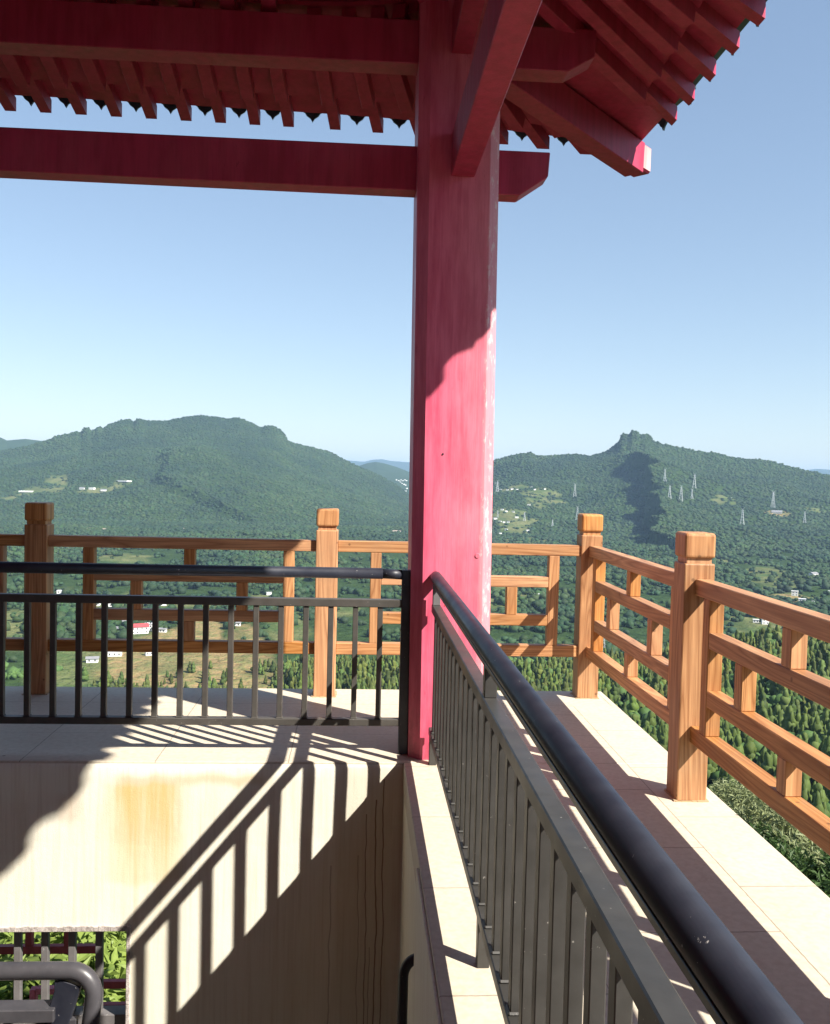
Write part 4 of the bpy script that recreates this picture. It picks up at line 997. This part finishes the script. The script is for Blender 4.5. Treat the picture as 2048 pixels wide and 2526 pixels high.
for args in [(293, 1558, 22, 'grey', 'white gabled house at the left end of the farmstead in the left valley', 1), (343, 1562, 40, 'red', 'long white house with a red roof in the middle of the left valley farmstead', 2),
             (369, 1556, 22, 'flat', 'tall white flat roofed house beside the red roofed one in the left valley', 3), (402, 1560, 16, 'grey', 'small grey roofed outhouse right of the valley farmstead', 1),
             (318, 1540, 30, 'grey', 'grey roofed house behind the red roofed farmhouse', 1),
             (155, 1464, 24, 'flat', 'pale shed like house left of the valley between post and lattice', 1), (228, 1634, 26, 'grey', 'grey roofed farmhouse lowest on the left terraces', 1), (283, 1618, 32, 'flat', 'long white farmhouse seen under the lower timber rail', 1),
             (368, 1617, 18, 'flat', 'small white barn on the ochre terraces', 1), (233, 1494, 24, 'grey', 'grey roofed house just under the upper lattice rail at left', 1), (276, 1496, 16, 'flat', 'small white house right of the grey roofed one under the lattice', 1),
             (404, 1494, 8, 'flat', 'tiny white hut in the fields left of centre', 2), (663, 1468, 8, 'flat', 'single tiny white house in the woods by the middle post', 1), (585, 1544, 16, 'grey', 'white grey roofed house by the ochre fields near the middle post', 1), (600, 1536, 12, 'flat', 'small white house behind the ochre field by the middle post', 1),
             (66, 1214, 30, 'flat', 'long white building high on the left mountainside', 1), (203, 1207, 12, 'grey', 'leftmost small house of the high hamlet on the left mountain', 1), (227, 1208, 13, 'flat', 'tallest white house of the high hamlet on the left mountain', 2), (256, 1212, 13, 'grey', 'rightmost white house of the high hamlet on the left mountain', 1), (306, 1188, 30, 'flat', 'wide pale terrace building above the left hamlet', 1),
             (2007, 1424, 18, 'grey', 'white two storey house standing in the green fields at the right edge', 2), (2043, 1443, 14, 'grey', 'white house at the far right edge below the green field', 1), (1961, 1470, 14, 'flat', 'tall white house at the top of the brown village street', 2), (1979, 1490, 15, 'flat', 'white flat roofed house in the brown village above the right timber rail', 2),
             (2002, 1491, 13, 'grey', 'white gabled house right of the flat roofed one in the brown village', 1), (1888, 1540, 16, 'flat', 'white house seen through the lattice above the conifers', 2), (1865, 1536, 12, 'flat', 'low white shed left of the house seen through the right lattice', 1), (2046, 1464, 9, 'flat', 'tiny white house cut by the right edge', 1),
             (1917, 1266, 22, 'grey', 'long low farm shed in a clearing on the right mountainside', 1), (1803, 1231, 5, 'flat', 'tiny white hut high on the right mountainside', 1), (1326, 1472, 10, 'flat', 'white roofed hut in the woods right of the pillar', 1)]:
    house(args[0], args[1], args[2], args[3], args[4], None, args[5])
for (px_, py_, wp) in [(1235, 1210, 6), (1252, 1210, 6), (1263, 1208, 7), (1276, 1209, 6), (1311, 1204, 5), (1319, 1209, 5), (1344, 1208, 5), (1305, 1247, 8), (1239, 1259, 7), (1248, 1263, 7), (1266, 1264, 6), (1222, 1281, 9), (1234, 1288, 7), (1243, 1290, 6), (1254, 1290, 6), (1275, 1278, 9), (1249, 1308, 7), (1234, 1318, 7), (1302, 1311, 8), (1307, 1322, 7), (1223, 1194, 5)]:
    house(px_, py_, wp, random.choice(['flat', 'flat', 'grey']), 'tiny white house in the scattered village right of the red pillar', 'white houses of the scattered village beside the pillar', 1)
for (px_, py_) in [(978, 1185), (984, 1187), (989, 1185), (994, 1187), (999, 1185), (1003, 1187), (992, 1194), (997, 1196), (1001, 1198), (988, 1191), (1004, 1206), (1001, 1213)]:
    house(px_, py_, 3.6, 'flat', 'tiny white house in the distant town left of the red pillar', 'white houses of the distant town in the mountain gap', 2)
# pylons -------------------------------------------------------
def pylon(px_, ytop, ybase, lab):
    P, r = ground(px_, ybase); Hh = (ybase-ytop)*r/FPX; t = .55*r/3000
    e = empty('pylon', P, lab, 'pylon'); e.rotation_euler = (0, 0, random.uniform(-.3, .3)-.3)
    b = bmesh.new(); bw = Hh*.11; tw = Hh*.022
    zs = [0, .2, .38, .53, .66, .77, .87]
    def wd(q_): return bw+(tw-bw)*min(1, q_/.8)**.75
    for i in range(len(zs)-1):
        z0, z1 = zs[i], zs[i+1]; w0, w1 = wd(z0), wd(z1)
        cs0 = [(-w0, -w0), (w0, -w0), (w0, w0), (-w0, w0)]; cs1 = [(-w1, -w1), (w1, -w1), (w1, w1), (-w1, w1)]
        for j in range(4):
            add_bar(b, (*cs0[j], z0*Hh), (*cs1[j], z1*Hh), t, t); add_bar(b, (*cs0[j], z0*Hh), (*cs1[(j+1) % 4], z1*Hh+.01), t*.5, t*.5); add_bar(b, (*cs0[(j+1) % 4], z0*Hh), (*cs1[j], z1*Hh+.01), t*.5, t*.5)
    me = bpy.data.meshes.new('tower'); b.to_mesh(me); b.free(); me.materials.append(PYL); o = bpy.data.objects.new('tower', me); COL.objects.link(o); o.parent = e
    for q_, l_ in ((.68, .085), (.80, .10), (.90, .07)):
        b = bmesh.new(); add_bar(b, (-l_*Hh, 0, q_*Hh), (l_*Hh, 0, q_*Hh), t*.8, t*.8); add_bar(b, (-l_*Hh, 0, q_*Hh), (0, 0, (q_+.035)*Hh), t*.5, t*.5); add_bar(b, (l_*Hh, 0, q_*Hh), (0, 0, (q_+.035)*Hh), t*.5, t*.5)
        me = bpy.data.meshes.new('cross_arm'); b.to_mesh(me); b.free(); me.materials.append(PYL); o = bpy.data.objects.new('cross_arm', me); COL.objects.link(o); o.parent = e
    b = bmesh.new(); add_bar(b, (0, 0, .87*Hh), (-.10*Hh, 0, Hh), t*.7, t*.7); add_bar(b, (0, 0, .87*Hh), (.10*Hh, 0, Hh), t*.7, t*.7)
    me = bpy.data.meshes.new('horn'); b.to_mesh(me); b.free(); me.materials.append(PYL); o = bpy.data.objects.new('horn', me); COL.objects.link(o); o.parent = e
for args in [(1640, 1158, 1191, 'topmost left pylon of the cluster on the right mountain'), (1652, 1196, 1231, 'lower left pylon of the cluster, nearest the dark ravine'), (1680, 1197, 1238, 'middle pylon of the cluster, right of the ravine'),
             (1713, 1168, 1206, 'tallest pylon at the right of the cluster on the mountain'), (1707, 1206, 1232, 'short pylon just below the tallest one'), (1907, 1213, 1255, 'pylon standing above the farm shed clearing'),
             (1831, 1254, 1297, 'tall pylon on the bare track right of the nearest timber post'), (1985, 1263, 1292, 'faint small pylon near the right edge'), (1418, 1192, 1227, 'pylon alone on the ridge left of the corner post'),
             (1424, 1248, 1285, 'pylon directly behind the corner post cap'), (1363, 1281, 1301, 'small pylon in the woods left of the corner post'), (1294, 1262, 1286, 'small pylon among the fields right of the pillar'),
             (1227, 1184, 1215, 'pylon rising close to the right side of the red pillar'), (1228, 1259, 1277, 'lowest small pylon beside the red pillar'), (1488, 1566, 1640, 'large near pylon seen through the lattice right of the corner post')]:
    pylon(*args)
# haze ---------------------------------------------------------
bm = bmesh.new(); add_box(bm, (-30000, -30000, float(Z.min())-2), (30000, 30000, float(Z.max())+30), 0)
hz = bm_obj('haze', bm, bpy.data.materials.new('haze'), None); hm = hz.data.materials[0]; hm.use_nodes = True; hm.node_tree.nodes.clear()
vo = hm.node_tree.nodes.new('ShaderNodeVolumePrincipled'); mo = hm.node_tree.nodes.new('ShaderNodeOutputMaterial'); hm.node_tree.links.new(vo.outputs[0], mo.inputs['Volume'])
vo.inputs['Color'].default_value = (.46, .69, 1, 1); vo.inputs['Density'].default_value = HAZE; vo.inputs['Anisotropy'].default_value = .0
tag(hz, 'thin blue air haze over the valley', 'haze', kind='stuff')
S.cycles.volume_bounces = 0
